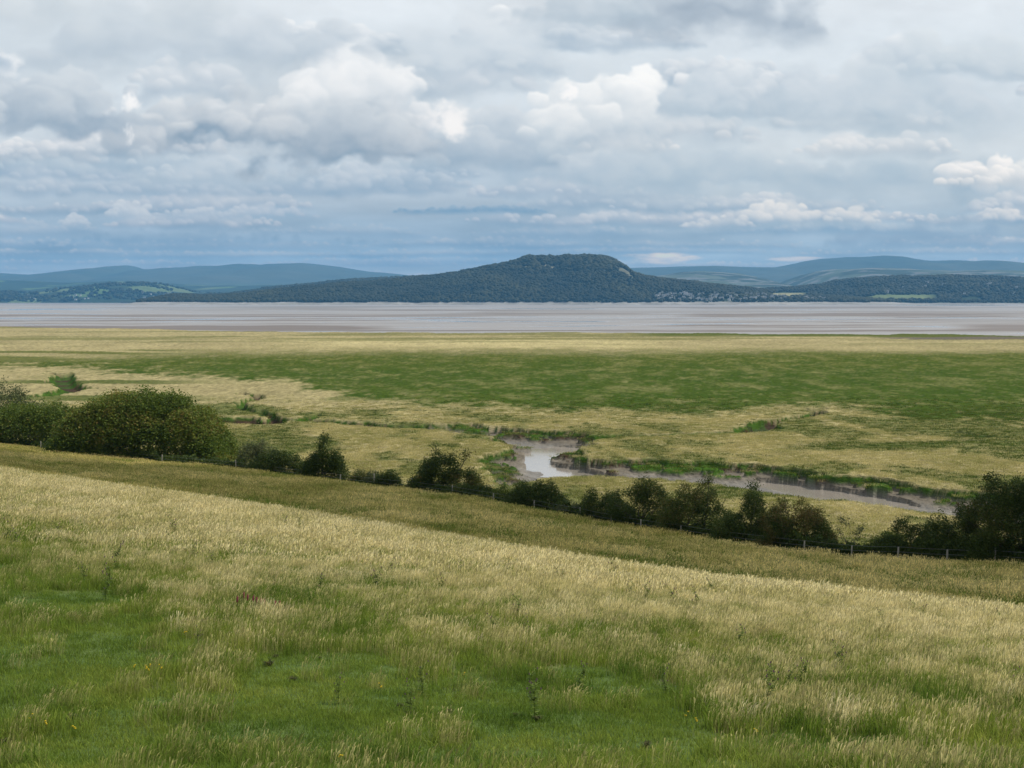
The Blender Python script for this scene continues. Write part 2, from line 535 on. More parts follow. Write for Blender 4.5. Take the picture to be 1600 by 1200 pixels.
def fence_D(u):
    return np.minimum(115.5 / ((np.clip(u, -300, 2600) - 800) / F + 0.855), 250)


def slope_px(Y):
    return (np.asarray(Y) - HZ) / F


def drop(x, y):
    y_ = np.maximum(y, 10.0)
    u = np.clip(800 + F * x / y_, -700, 2400)
    Dc = np.interp(u, [-800, 0, 800, 1600, 2400], [150, 110, 75, 60, 52])
    sc = slope_px(np.interp(u, *zip(*CY)))
    dc = Dc * sc
    Df = fence_D(u)
    df = Df * slope_px(np.interp(u, *zip(*FY)))
    D = [0 * u - 60, 0 * u, 0 * u + 22, Dc * .55, Dc, Dc + 5, Dc + 9, Df, Df + 7, Df + 30, Df + 48, Df + 120]
    near = 6.35 + 0 * u
    mid = near + (dc - near) * (Dc * .55 - 22) / (Dc - 22) * 1.02
    Z = [0 * u - 5, 0 * u + 1.65, near, mid, dc, dc + 5 * sc * 1.25, dc + 9 * sc * 1.20, df, df + .7, df + 4.6, 0 * u + 25.8, 0 * u + 45]
    out = 0
    for off in (-2.5, -1.25, 0, 1.25, 2.5):
        yy = y + off * np.clip(y / 50, .3, 1.6)
        r = Z[0] + 0 * yy
        for k in range(len(D) - 1):
            t = np.clip((yy - D[k]) / (D[k + 1] - D[k]), 0, 1)
            r = np.where(yy >= D[k], Z[k] + (Z[k + 1] - Z[k]) * t, r)
        out = out + r / 5
    return out


def field_z(x, y):
    x = np.asarray(x, float); y = np.asarray(y, float)
    d = drop(x, y)
    n = .28 * (fbm(x / 9, y / 9, 3, 2) - .5) + .10 * (fbm(x / 1.7, y / 1.7, 3, 8) - .5)
    return CAMZ - d + n * np.clip(y / 20, .3, 1)


def straw_map(x, y):
    """how much of the sward is straw-coloured seed stems, 0..1"""
    z = CAMZ - drop(x, y)
    X, Y = project(x, np.maximum(y, 5), z)
    line = np.interp(X, [-400, 0, 200, 350, 500, 700, 900, 1100, 1600, 2400], [900, 905, 960, 1000, 1030, 1075, 1105, 1150, 1230, 1350])
    crest = np.interp(X, *zip(*CY))
    n = fbm(x / 2.6, y / 4.5, 4, 17) - .5
    n2 = fbm(x / .9, y / 1.6, 3, 27) - .5
    up = (line - Y)
    s = -.05 + .44 * sstep(-20, 80, up + n * 150) + .55 * sstep(135, 10, (Y - crest) + n * 120)
    s = s + n * .62 + n2 * .95 + .10 * (fbm(x / 9, y / 14, 3, 37) - .5)
    s = np.where(Y < crest - 6, .62 + n * 1.1 + n2 * .3, s)
    return np.clip(s, 0, 1)


GREEN_A = np.array([.060, .105, .022]); GREEN_B = np.array([.10, .14, .035]); STRAW = np.array([.40, .31, .15]); STRAWD = np.array([.30, .26, .11])

ys = np.concatenate([np.arange(-25, 14, 1.5), np.arange(14, 60, .45), np.arange(60, 130, .6), np.arange(130, 320, 1.6)])
nc = 520
tt = np.linspace(-.62, .62, nc)
XX = tt[None] * (np.maximum(ys, 10)[:, None] + 25)
YY = ys[:, None] + 0 * XX
ZZ = field_z(XX, YY)
sm = straw_map(XX.ravel(), YY.ravel())[:, None]
nn = fbm(XX.ravel() / 1.3, YY.ravel() / 1.3, 4, 51)[:, None]
gcol = (GREEN_A * (1 - nn) + GREEN_B * nn) * (1 - sm * .8) + (STRAWD * .75) * sm * .8
gm = col_mat('meadow_soil_and_turf', .95, .1, ((9, 9, 9), .45), ((14, 14, 14), .8, .08))
o = mesh_np('ground', np.stack([XX, YY, ZZ], -1).reshape(-1, 3), grid_faces(len(ys), nc), gm, smooth=True, attrs={'Col': ('FLOAT_COLOR', gcol)})
tag(o, kind='structure')


# ------------------------------------------------------------------ salt marsh with creeks
def poly_w(pts, z=0.0):
    a = np.array(pts, float)
    x, y = ground_at(a[:, 0], a[:, 1], z)
    return np.stack([x, y], 1)


def seg_dist(px, py, P, closed=False):
    n = len(P); d = np.full(px.shape, 1e9)
    tpar = np.zeros(px.shape)
    for k in range(n if closed else n - 1):
        ax, ay = P[k]; bx, by = P[(k + 1) % n]
        ex, ey = bx - ax, by - ay
        t = np.clip(((px - ax) * ex + (py - ay) * ey) / (ex * ex + ey * ey + 1e-9), 0, 1)
        q = np.hypot(px - ax - t * ex, py - ay - t * ey)
        tpar = np.where(q < d, k + t, tpar)
        d = np.minimum(d, q)
    return d, tpar


def inside(px, py, P):
    r = np.zeros(px.shape, bool)
    n = len(P); j = n - 1
    for i in range(n):
        xi, yi = P[i]; xj, yj = P[j]
        c = ((yi > py) != (yj > py)) & (px < (xj - xi) * (py - yi) / (yj - yi + 1e-12) + xi)
        r ^= c; j = i
    return r


MAIN = poly_w([(650, 662), (700, 660), (744, 661), (800, 668), (870, 672), (937, 677), (955, 681), (940, 690), (926, 700), (916, 709), (926, 715), (962, 716), (1015, 716), (1094, 718),
               (1150, 721), (1217, 727), (1302, 737), (1358, 742), (1420, 753), (1487, 759), (1544, 765), (1640, 775), (1900, 800),
               (1900, 862), (1640, 826), (1493, 806), (1389, 793), (1290, 780), (1125, 759), (1031, 748), (969, 745), (906, 745), (853, 748), (812, 757),
               (775, 765), (755, 754), (750, 738), (746, 722), (738, 712), (772, 707), (790, 703), (786, 697), (775, 691), (745, 683), (712, 677), (675, 670)])
THIN = [([(316, 654), (355, 654), (400, 659), (440, 655), (500, 657), (547, 660), (590, 664), (640, 666), (700, 668)], [7, 8, 8.5, 4, 4, 5, 4, 5, 6], 2.3),
        ([(75, 583), (98, 584), (96, 592), (104, 600), (118, 606), (95, 612), (60, 618)], [2, 4, 5, 5, 5, 5, 4], 1.75),
        ([(64, 596), (96, 592)], [1.5, 4], 1.8), ([(118, 606), (150, 606)], [4, 1.5], 1.5),
        ([(378, 614), (397, 616), (407, 621), (374, 628), (380, 637), (412, 645), (432, 652), (440, 657)], [1.5, 2.2, 2.6, 2.2, 2.4, 2.6, 2.6, 2.6], 1.7),
        ([(460, 656), (490, 650), (500, 648)], [3, 2.5, 1], 1.2),
        ([(950, 681), (1050, 679), (1120, 677), (1169, 673), (1186, 668)], [3.4, 3.4, 3.4, 4, 6], 1.7),
        ([(1172, 662), (1190, 669), (1196, 658), (1225, 654), (1262, 650), (1275, 645), (1262, 640), (1310, 638)], [3, 5, 4.5, 2.2, 2.6, 2.6, 2, 1.2], 2.2),
        ([(1490, 674), (1530, 680), (1575, 684)], [1, 2, 1], .9),
        ([(240, 636), (300, 630)], [1, 1.5], .6), ([(1250, 688), (1320, 690), (1400, 686)], [.5, 1.2, .5], .7),
        ([(520, 576), (600, 580), (650, 577)], [.6, 1.2, .6], .6)]
THIN = [(poly_w(p), w_, d_) for p, w_, d_ in THIN]
WATERP = poly_w([(812, 714), (826, 704), (862, 698), (905, 700), (935, 707), (885, 715), (862, 723), (884, 731), (925, 739), (970, 748), (925, 758), (880, 759), (850, 744), (816, 729)], -2.35)
CHANP = poly_w([(1170, 752), (1240, 757), (1350, 774), (1430, 790), (1440, 796), (1330, 788), (1200, 768)], -2.3)


def marsh_depth(x, y):
    nx = x + 1.9 * (fbm(x / 4.5, y / 4.5, 4, 5) - .5) * 2
    ny = y + 2.8 * (fbm(x / 4.5 + 9, y / 4.5, 4, 6) - .5) * 2
    d, _ = seg_dist(nx, ny, MAIN, True)
    ins = inside(nx, ny, MAIN)
    sw = .8 + 2.4 * sstep(.35, .7, fbm(x / 7, y / 7, 3, 14))
    dep = np.where(ins, sstep(0, 1, d / sw) * 1.55 + .75 * sstep(2, 11, d), 0)
    # fallen turf blocks and slumps along the banks
    lump = sstep(.55, .64, fbm(x / 2.6, y / 2.6, 3, 44)) * sstep(9, 3.5, d) * ins
    wp = inside(nx, ny, WATERP) | inside(nx, ny, CHANP)
    lump = np.where(wp, 0, lump)
    dep = dep - lump * np.minimum(dep, .8)
    dw = np.minimum(seg_dist(nx, ny, WATERP, True)[0], seg_dist(nx, ny, CHANP, True)[0])
    dep = np.where(wp & (dep > .9), np.maximum(dep, 2.3 + .3 * sstep(0, 2, dw)), np.minimum(dep, 2.22))
    for P, w_, dd in THIN:
        q, t = seg_dist(nx, ny, P)
        ww = np.interp(t, np.arange(len(w_)), w_)
        dep = np.maximum(dep, dd * sstep(ww, ww * .35, q) * sstep(0, .6, ww / 2))
    return dep, ins, lump


EDGE = [(-900, 503), (0, 509), (100, 511), (180, 512.5), (260, 515), (500, 518), (800, 519), (1000, 519.5), (1300, 520), (1500, 522), (1600, 524), (2500, 528)]
rows = np.concatenate([np.arange(504, 530, .6), np.arange(530, 640, 1.1), np.arange(640, 668, .6), np.arange(668, 800, .32), np.arange(800, 960, 2.5)])
cols = np.concatenate([np.arange(-1300, -60, 16.), np.arange(-60, 1660, 1.7), np.arange(1660, 2900, 16.)])
CX, CYY = np.meshgrid(cols, rows)
MX, MY = ground_at(CX, CYY, 0.0)
dep, ins, lump = marsh_depth(MX, MY)
edge = np.interp(CX, *zip(*EDGE)) + 2.2 * (fbm(MX / 60, MY / 160, 4, 91) - .5) * 2
off = sstep(1.0, -.4, CYY - edge)
tus = fbm(MX / 1.3, MY / 1.3, 3, 33) - .5
MZ = -dep + (.42 * tus + .5 * (fbm(MX / 14, MY / 14, 3, 34) - .5)) * sstep(.9, .1, dep) + .14 * (fbm(MX / 1.1, MY / 1.1, 3, 35) - .5) * sstep(1.0, 2.0, dep)
MZ = MZ - off * 3.0
# colours
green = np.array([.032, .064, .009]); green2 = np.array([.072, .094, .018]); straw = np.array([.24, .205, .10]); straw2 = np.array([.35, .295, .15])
mud = np.array([.142, .122, .094]); earth = np.array([.055, .034, .022])
n1 = fbm(MX / 26, MY / 48, 5, 61); n2 = fbm(MX / 7, MY / 20, 4, 62); n3 = fbm(MX / 2.2, MY / 5.5, 4, 63); n4 = fbm(MX / 90, MY / 260, 4, 64)
yt = np.interp(CX, [-900, 0, 150, 250, 420, 800, 1600], [556, 556, 557, 552, 548, 546, 551])
yb = np.interp(CX, [-900, 0, 120, 180, 300, 440, 560, 640, 900, 1130, 1300, 1400, 1500, 1600, 2500], [560, 568, 572, 578, 586, 600, 626, 634, 640, 641, 634, 655, 662, 669, 690])
wob = (n4 - .5) * 24 + (n2 - .5) * 20
band = sstep(-7, 9, CYY - yt + wob * .5 + (n3 - .5) * 12) * sstep(7, -8, CYY - yb + wob + (n3 - .5) * 14)
g = band * np.clip(1.0 - .14 * sstep(.52, .70, n3) - .16 * sstep(.55, .75, n2), 0, 1)
left_stripes = sstep(420, 200, CX) * sstep(530, 545, CYY) * sstep(660, 630, CYY)
g = np.maximum(g, left_stripes * sstep(.52, .6, fbm(MX / 120, MY / 26, 4, 65)) * .8)
g = np.maximum(g, sstep(.53, .62, n1) * .75 * sstep(560, 640, CYY))
rb = sstep(10, 3, np.abs(CYY - np.interp(CX, [1150, 1300, 1600], [700, 697, 694]) + (n2 - .5) * 14)) * sstep(1180, 1300, CX)
g = np.maximum(g, rb * .85)
g = np.maximum(g, sstep(.57, .66, n2) * .65 * sstep(600, 690, CYY))
g = np.maximum(g, sstep(5, 2, np.abs(CYY - edge - 2.5)) * .9 * sstep(900, 1050, CX))
g = np.maximum(g, sstep(.55, .62, fbm(MX / 200, MY / 60, 4, 66)) * sstep(545, 530, CYY) * .5)
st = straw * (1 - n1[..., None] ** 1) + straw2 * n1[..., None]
st = st * (0.72 + .56 * n3[..., None]) * (1 + .28 * sstep(528, 533, CYY + wob * .2) * sstep(548, 541, CYY + wob * .2) * sstep(330, 560, CX) * sstep(1150, 950, CX))[..., None]  # sunlit band across the far marsh painted in as paler straw
gr = green * (1 - n2[..., None]) + green2 * n2[..., None]
gr = gr * (1 + .5 * sstep(590, 555, CYY)[..., None] * np.array([.55, .2, .15]))
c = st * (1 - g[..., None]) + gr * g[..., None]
bank = sstep(.08, .35, dep)[..., None]
c = c * (1 - bank) + (green * 1.25) * (.6 + .8 * n3[..., None]) * bank
cliff = (sstep(.6, 1.0, dep) * sstep(.50, .60, fbm(MX / 6, MY / 6, 3, 67) + .3 * sstep(480, 400, CX) * sstep(640, 648, CYY) + .04 * ins))[..., None]
c = c * (1 - cliff) + earth * cliff
md = (sstep(1.0, 1.5, dep) * ins * (1 - sstep(.2, .6, lump)))[..., None]
c = c * (1 - md) + mud * (.75 + .5 * n3[..., None]) * md
md2 = (sstep(1.5, 2.0, dep) * (~ins))[..., None]
c = c * (1 - md2 * .5) + mud * .45 * md2 * .5
mudp = (sstep(.55, .60, fbm(MX / 170, MY / 90, 4, 68)) * sstep(13, 9, CYY - edge) * sstep(1, 4, CYY - edge) * sstep(950, 1100, CX))[..., None]
c = c * (1 - mudp) + mud * .9 * mudp
c = c * (1 - off[..., None]) + mud * .7 * off[..., None]
wet = np.clip(md[..., 0] * sstep(1.6, 2.2, dep), 0, 1)
mm = col_mat('marsh_grass_and_mud', .95, .0, ((.9, .28, 3.0), .36), ((1.6, .9, 3.2), .8, .35))
t_ = mm.node_tree
pb = [n for n in t_.nodes if n.type == 'BSDF_PRINCIPLED'][0]
wa = attr(t_, 'wet')
t_.links.new(mathn(t_, 'MULTIPLY', wa.outputs['Fac'], .35), pb.inputs['Specular IOR Level'])
t_.links.new(mathn(t_, 'SUBTRACT', .92, mathn(t_, 'MULTIPLY', wa.outputs['Fac'], .45)), pb.inputs['Roughness'])
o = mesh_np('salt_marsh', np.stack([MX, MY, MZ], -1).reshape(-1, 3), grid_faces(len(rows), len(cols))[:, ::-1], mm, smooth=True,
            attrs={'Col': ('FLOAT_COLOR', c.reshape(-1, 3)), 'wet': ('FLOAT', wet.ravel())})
tag(o, kind='structure')

# creek water
m, t, out = new_mat('creek_water')
b = principled(t, out, .12, .5)
b.inputs['Base Color'].default_value = (.30, .26, .215, 1)
bn = noise(t, 1, 3, pos_scaled(t, .8, .35, 1)); bp = t.nodes.new('ShaderNodeBump'); bp.inputs['Strength'].default_value = .12; bp.inputs['Distance'].default_value = .05
t.links.new(bn.outputs[0], bp.inputs['Height']); t.links.new(bp.outputs[0], b.inputs['Normal'])
wx = np.linspace(-60, 190, 60); wy = np.linspace(150, 420, 60)
A_, B_ = np.meshgrid(wx, wy)
cr = (A_, B_)
o = mesh_np('creek_water', np.stack([A_.ravel(), B_.ravel(), 0 * A_.ravel() - 2.30], 1), grid_faces(60, 60), m)
tag(o, kind='structure')

# ------------------------------------------------------------------ bay: wet sand and shallow water
rows2 = np.concatenate([[470.8, 471.2, 471.6], np.arange(472, 535, .33)])
cols2 = np.concatenate([np.arange(-1600, -100, 30.), np.arange(-100, 1700, 4.), np.arange(1700, 3200, 30.)])
BX, BY = np.meshgrid(cols2, rows2)
WX, WY = ground_at(BX, BY, -1.2)
dry = np.zeros_like(BX)
bands = [(488.5, 700, 1600, 3.2, .35), (491.5, 1030, 1600, 2.6, .8), (492.5, -100, 900, 1.8, .55), (495, 1330, 1700, .7, 1.1), (493.8, 80, 760, 1.0, .75), (497.5, 420, 900, .6, .3), (501, -300, 660, .9, 1.0),
         (503.5, 980, 1700, .6, .6), (508.6, 1010, 1450, .9, .9), (506, -100, 300, .8, .5), (512.5, -300, 640, 3.4, 1.1), (516.5, 300, 1040, 1.2, .9), (512, 1470, 1900, 6, .8), (517, 900, 1900, 1.3, .8),
         (500, 1100, 1500, .5, .35), (484, 200, 900, 1.2, .25), (480, 900, 1700, 1.2, .2), (510, 1000, 1300, .4, .6)]
wv = (fbm(BX / 130, BY / 3.2, 4, 12) - .5)
for yb_, xa, xb, th, am in bands:
    q = sstep(th * 1.35, th * .55, np.abs(BY - yb_ + wv * 3.0 + (BX - (xa + xb) / 2) * .0006))
    q = q * sstep(xa - 20, xa + 90, BX) * sstep(xb + 20, xb - 120, BX)
    dry = np.maximum(dry, am * q)
streak = fbm(BX / 260, BY / 1.5, 5, 77)
dry = np.clip(dry * 1.15 + .8 * (streak - .5) + .5 * sstep(.55, .7, fbm(BX / 420, BY / 2.6, 4, 81)), 0, 1)
wetb = np.clip(sstep(.56, .75, fbm(BX / 200, BY / 1.8, 4, 80)) * (1 - dry) + .8 * sstep(4, 1, np.abs(BY - 498.2)) * (1 - dry), 0, 1)
m, t, out = new_mat('tidal_sand_and_water')
b = principled(t, out, .4, .5)
da = attr(t, 'dry').outputs['Fac']; wa = attr(t, 'wetb').outputs['Fac']
cc = mixc(t, da, (.245, .222, .203), (.115, .088, .070))
nz = noise(t, 1, 4, pos_scaled(t, .004, .012, .01))
cc = mixc(t, mathn(t, 'MULTIPLY', nz.outputs[0], .35), cc, (.20, .165, .145))
t.links.new(cc, b.inputs['Base Color'])
rr = mathn(t, 'ADD', .42, mathn(t, 'MULTIPLY', da, .25)); rr = mathn(t, 'SUBTRACT', rr, mathn(t, 'MULTIPLY', wa, .30))
t.links.new(rr, b.inputs['Roughness'])
o = mesh_np('tidal_flats', np.stack([WX, WY, 0 * WX - 1.2], -1).reshape(-1, 3), grid_faces(len(rows2), len(cols2))[:, ::-1], m,
            attrs={'dry': ('FLOAT', dry.ravel()), 'wetb': ('FLOAT', wetb.ravel())})
tag(o, kind='structure')
# far plain under the hills, out to the horizon
m, t, out = new_mat('lowland'); b = principled(t, out, .9, .1); b.inputs['Base Color'].default_value = (.07, .085, .04, 1)
o = mesh_np('far_ground', [(-40000, -2000, -26), (40000, -2000, -26), (40000, 31500, -6), (-40000, 31500, -6)], np.array([[0, 1, 2, 3]]), m)
tag(o, kind='structure')

# ------------------------------------------------------------------ hills
HILLS = {}


def make_hill(name, outline, D, front, back, mat, bumps=(8, 40), pw=1.0, colfn=None, lowfn=None, step=3.0, seed=0, shore=None):
    ox = [p[0] for p in outline]; oy = [p[1] for p in outline]
    cols = np.arange(ox[0], ox[-1] + step, step)
    tanx, _ = ray(cols, HZ + 0 * cols)

    Xs = tanx * D
    Hs = CAMZ + (HZ - np.interp(cols, ox, oy)) / F * D

    def z(x, y):
        h = np.interp(x, Xs, Hs, left=-6, right=-6)
        t = np.where(y < D, (D - y) / front, (y - D) / back)
        t = np.clip(t, 0, 1)
        prof = (1 - t) ** pw * (1 - .35 * np.sin(np.pi * t) * 0)
        prof = np.where(y < D, np.cos(t * np.pi / 2) ** pw, prof)
        big = fbm(x / (front * .35), y / (front * .35), 4, 100 + seed) - .5
        lit = fbm(x / bumps[1], y / bumps[1], 3, 110 + seed) - .5
        env = np.clip(h / 60, 0, 1)
        return -3 + (h + 3) * prof + env * (big * h * .45 * np.sin(np.pi * np.clip(t, 0, 1)) + lit * bumps[0])
    nr = 70
    s = np.linspace(0, 1, nr) ** 1.0
    yy = np.concatenate([D - front + front * s, D + back * np.linspace(.06, 1, 14)])
    GX = Xs[None] + 0 * yy[:, None]; GY = yy[:, None] + 0 * GX
    GZ = z(GX, GY)
    cc = colfn(GX, GY, GZ) if colfn else None
    at = {'Col': ('FLOAT_COLOR', cc.reshape(-1, 3))} if cc is not None else None
    o = mesh_np(name, np.stack([GX, GY, GZ], -1).reshape(-1, 3), grid_faces(len(yy), len(cols)), mat, smooth=True, attrs=at)
    tag(o, kind='structure')
    HILLS[seed] = (z, Xs, D, front, Hs)
    return z


hm = col_mat('hill_ground', .95, .08, ((.03, .03, .03), .25))
hmf = col_mat('fell_ground', .95, .08, ((.004, .004, .004), .15))


def voro_fields(x, y, size, seed, cols):
    """patchwork of enclosed fields: each point takes the colour of the cell it falls in"""
    gx = np.floor(x / size + .35 * np.sin(y / size * 1.7)).astype(int); gy = np.floor(y / (size * 2.2) + .3 * np.sin(x / size * 1.3)).astype(int)
    h = ((gx * 7349 + gy * 9151 + seed * 77) % 1009) / 1009.0
    k = (h * len(cols)).astype(int) % len(cols)
    return np.array(cols)[k]


def c_fell(x, y, z):
    n = fbm(x / 900, y / 900, 5, 120)[..., None]
    c = np.array([.05, .06, .035]) * (1 - n) + np.array([.10, .095, .05]) * n
    low = sstep(260, 90, z + 80 * (n[..., 0] - .5))[..., None]
    f = voro_fields(x, y, 380, 3, [(.10, .14, .05), (.07, .10, .035), (.13, .15, .06), (.04, .055, .025), (.09, .12, .04)])
    return c * (1 - low) + f * low


def c_lime(x, y, z):
    n = fbm(x / 350, y / 600, 5, 122)[..., None]
    c = np.array([.11, .12, .085]) * n + np.array([.075, .095, .05]) * (1 - n)
    w_ = sstep(.52, .6, fbm(x / 500, y / 500, 5, 123))[..., None]
    c = c * (1 - w_) + np.array([.045, .055, .03]) * w_
    sc_ = sstep(.58, .66, fbm(x / 240, y / 120, 4, 124))[..., None]
    return c * (1 - sc_) + np.array([.17, .165, .15]) * sc_


def c_wood(x, y, z):
    n = fbm(x / 90, y / 90, 4, 125)[..., None]
    return np.array([.022, .034, .014]) * (1 - n) + np.array([.045, .055, .02]) * n


def c_north(x, y, z):
    f = voro_fields(x, y, 260, 5, [(.10, .15, .05), (.03, .045, .02), (.035, .05, .02), (.12, .15, .06), (.03, .04, .02)])
    X, Y = project(x, y, z)
    fld = (sstep(195, 210, X) * sstep(282, 262, X) * sstep(446, 448.5, Y) * sstep(459, 456, Y))[..., None]
    n = sstep(.46, .55, fbm(x / 500, y / 500, 4, 126))[..., None]
    c = f * (1 - n) + np.array([.032, .045, .02]) * n
    return c * (1 - fld) + np.array([.11, .145, .055]) * fld


def c_main(x, y, z):
    c = c_wood(x, y, z)
    X, Y = project(x, y, z)
    n = fbm(x / 60, y / 60, 4, 127)
    top = (sstep(.5, .62, n) * sstep(770, 790, X) * sstep(905, 850, X) * sstep(424, 418, Y))[..., None]
    c = c * (1 - top) + np.array([.34, .30, .20]) * top
    scar = (sstep(.46, .58, n) * sstep(957, 966, X) * sstep(1002, 985, X) * sstep(438, 430, Y))[..., None]
    c = c * (1 - scar) + np.array([.13, .125, .085]) * scar
    f1 = (sstep(1205, 1212, X) * sstep(1262, 1255, X) * sstep(457, 458.5, Y) * sstep(464, 462, Y))[..., None]
    c = c * (1 - f1) + np.array([.27, .25, .13]) * f1
    shore = sstep(20, 9, z)[..., None]
    return c * (1 - shore) + (np.array([.27, .25, .225]) * (.6 + .8 * n[..., None])) * shore


def c_right(x, y, z):
    c = c_wood(x, y, z)
    X, Y = project(x, y, z)
    n = fbm(x / 160, y / 160, 4, 128)
    f1 = (sstep(1215, 1222, X) * sstep(1262, 1250, X) * sstep(457, 458.5, Y) * sstep(464, 462, Y))[..., None]
    c = c * (1 - f1) + np.array([.27, .25, .13]) * f1
    f2 = (sstep(1260, 1300, X) * sstep(1470, 1440, X) * sstep(460.5, 462.5, Y + n * 3) * sstep(470, 468, Y))[..., None]
    c = c * (1 - f2) + np.array([.14, .17, .07]) * f2
    shore = sstep(9, 4, z)[..., None]
    return c * (1 - shore) + (np.array([.25, .235, .215]) * (.6 + .8 * n[..., None])) * shore


FELLS = [(-900, 436), (-500, 424), (-200, 431), (0, 427), (60, 430), (100, 426), (150, 420), (180, 416), (200, 415), (212, 417), (235, 424), (255, 419), (300, 418), (320, 416), (355, 416), (385, 413.5), (400, 413), (420, 415), (440, 413), (465, 413.5), (490, 413), (530, 417), (555, 421), (580, 425), (610, 427), (650, 431), (700, 438), (800, 446), (900, 450)]
FELLR = [(760, 446), (900, 426), (960, 421), (1050, 417.5), (1090, 416), (1150, 418), (1200, 419.5), (1240, 412), (1265, 409), (1300, 406), (1330, 405.5), (1360, 404), (1380, 405), (1400, 408), (1420, 410.5), (1440, 410), (1475, 408.5), (1490, 409), (1520, 411), (1545, 413.5), (1565, 419), (1600, 420.5), (1700, 418), (2000, 410), (2400, 425)]
LIME = [(960, 440), (1030, 432), (1060, 426), (1085, 424.5), (1110, 425), (1150, 427), (1180, 433), (1200, 441), (1212, 446), (1225, 439), (1250, 430), (1275, 424), (1300, 420.5), (1350, 419), (1400, 420), (1500, 424), (1600, 425), (1900, 424), (2300, 436)]
LEFTLOW = [(-700, 438), (-100, 440), (0, 438), (60, 440), (120, 442), (200, 439), (260, 443), (340, 447), (430, 446), (520, 447), (600, 444), (700, 440), (800, 445)]
NORTH = [(-700, 452), (-100, 455), (0, 456.5), (40, 458), (75, 458), (110, 453), (150, 450), (190, 444.5), (220, 443), (250, 444), (270, 448), (300, 455), (330, 459), (420, 461), (600, 463), (700, 472)]
BACK = [(340, 466), (400, 456), (440, 451), (480, 447.5), (520, 443), (560, 440), (600, 438), (640, 437), (700, 440), (800, 460)]
MAINH = [(246, 474), (255, 469), (270, 465), (285, 463), (330, 463), (385, 462), (420, 458), (450, 454), (480, 451), (540, 445), (600, 441), (650, 436), (700, 431), (740, 426), (765, 421), (790, 416.5), (812, 410), (822, 405.5), (850, 405.5), (868, 408), (882, 405), (900, 405), (918, 403.5), (940, 405), (955, 409), (968, 417), (980, 426), (1000, 433), (1040, 438), (1080, 442), (1130, 449), (1200, 458), (1280, 464), (1340, 468), (1400, 474)]
RIGHT = [(1010, 464), (1060, 459), (1120, 457), (1180, 455), (1200, 453), (1250, 449), (1280, 447), (1300, 442), (1330, 438), (1360, 436), (1440, 434), (1500, 434), (1560, 435), (1600, 437), (1700, 432), (2000, 428), (2400, 440)]
if 'hills' not in SKIP:
    make_hill('blue_fells', FELLS, 27000, 7000, 2500, hmf, (14, 500), .9, c_fell, seed=1)
    make_hill('high_fell', FELLR, 25000, 6500, 2500, hmf, (14, 500), .9, c_fell, seed=2)
    make_hill('limestone_hills', LIME, 16000, 3200, 1500, hmf, (16, 250), .8, c_lime, seed=3)
    make_hill('low_hills', LEFTLOW, 19000, 3800, 1500, hmf, (10, 250), .8, c_north, seed=4)
    make_hill('north_shore_hill', NORTH, 14500, 1700, 900, hm, (6, 120), .7, c_north, seed=5, step=2.5)
    make_hill('back_hill', BACK, 12000, 1500, 700, hm, (6, 100), .8, c_wood, seed=6)
    make_hill('wooded_hill', MAINH, 9000, 1050, 700, hm, (5, 60), .95, c_main, seed=7, step=2.0)
    make_hill('village_shore_hill', RIGHT, 10300, 1500, 700, hm, (5, 70), 1.1, c_right, seed=8, step=2.5)

# crowns for the far woods
def crown_source(k):
    r_ = np.random.default_rng(200 + k)
    import bmesh
    bm = bmesh.new()
    bmesh.ops.create_icosphere(bm, subdivisions=2, radius=1.0)
    V = np.array([v.co[:] for v in bm.verts]); Fc = np.array([[v.index for v in f.verts] for f in bm.faces])
    bm.free()
    n = fbm(V[:, 0] * 1.6 + k * 9 + V[:, 2], V[:, 1] * 1.6 - V[:, 2] * .7, 3, 30 + k) - .5
    V = V * (1 + 1.1 * n)[:, None]
    V[:, 2] = V[:, 2] * .8 + .35
    V += r_.normal(0, .05, V.shape)
    return V, Fc


wood_m = leaf_mat('distant_foliage', [(0, (.022, .025, .007)), (.5, (.038, .038, .009)), (.85, (.055, .055, .015)), (1, (.09, .08, .03))], 'INSTANCER', .15)
CR = [mesh_np('crown_clump', *crown_source(k), wood_m, link=False) for k in range(5)]


def wood(name, hid, n, size, label, keep=None):
    z, Xs, D, front, Hs = HILLS[hid]
    r_ = np.random.default_rng(hid)
    x = r_.uniform(Xs[0], Xs[-1], n); y = D - front + r_.random(n) * (front * 1.12)
    zz = z(x, y)
    ok = zz > (9 + 7 * fbm(x / 90, y / 90, 3, 41) if hid == 7 else 7)
    X, Y = project(x, y, zz)
    if keep is not None: ok &= keep(x, y, zz, X, Y, r_)
    x, y, zz = x[ok], y[ok], zz[ok]
    s = size * r_.uniform(.45, 1.5, len(x)) * (.7 + .6 * fbm(x / 90, y / 90, 3, 67))
    tint = np.clip(.1 + 1.3 * (fbm(x / 170, y / 170, 4, 66) - .3) + r_.normal(0, .06, len(x)), 0, 1)
    s = np.where(zz > 170, s * 1.35, s)
    scatter(name, np.stack([x, y, zz + s * .2], 1), r_.uniform(0, 6.28, len(x)), s, tint, r_.integers(0, 5, len(x)), CR, label=label, cat='woodland')


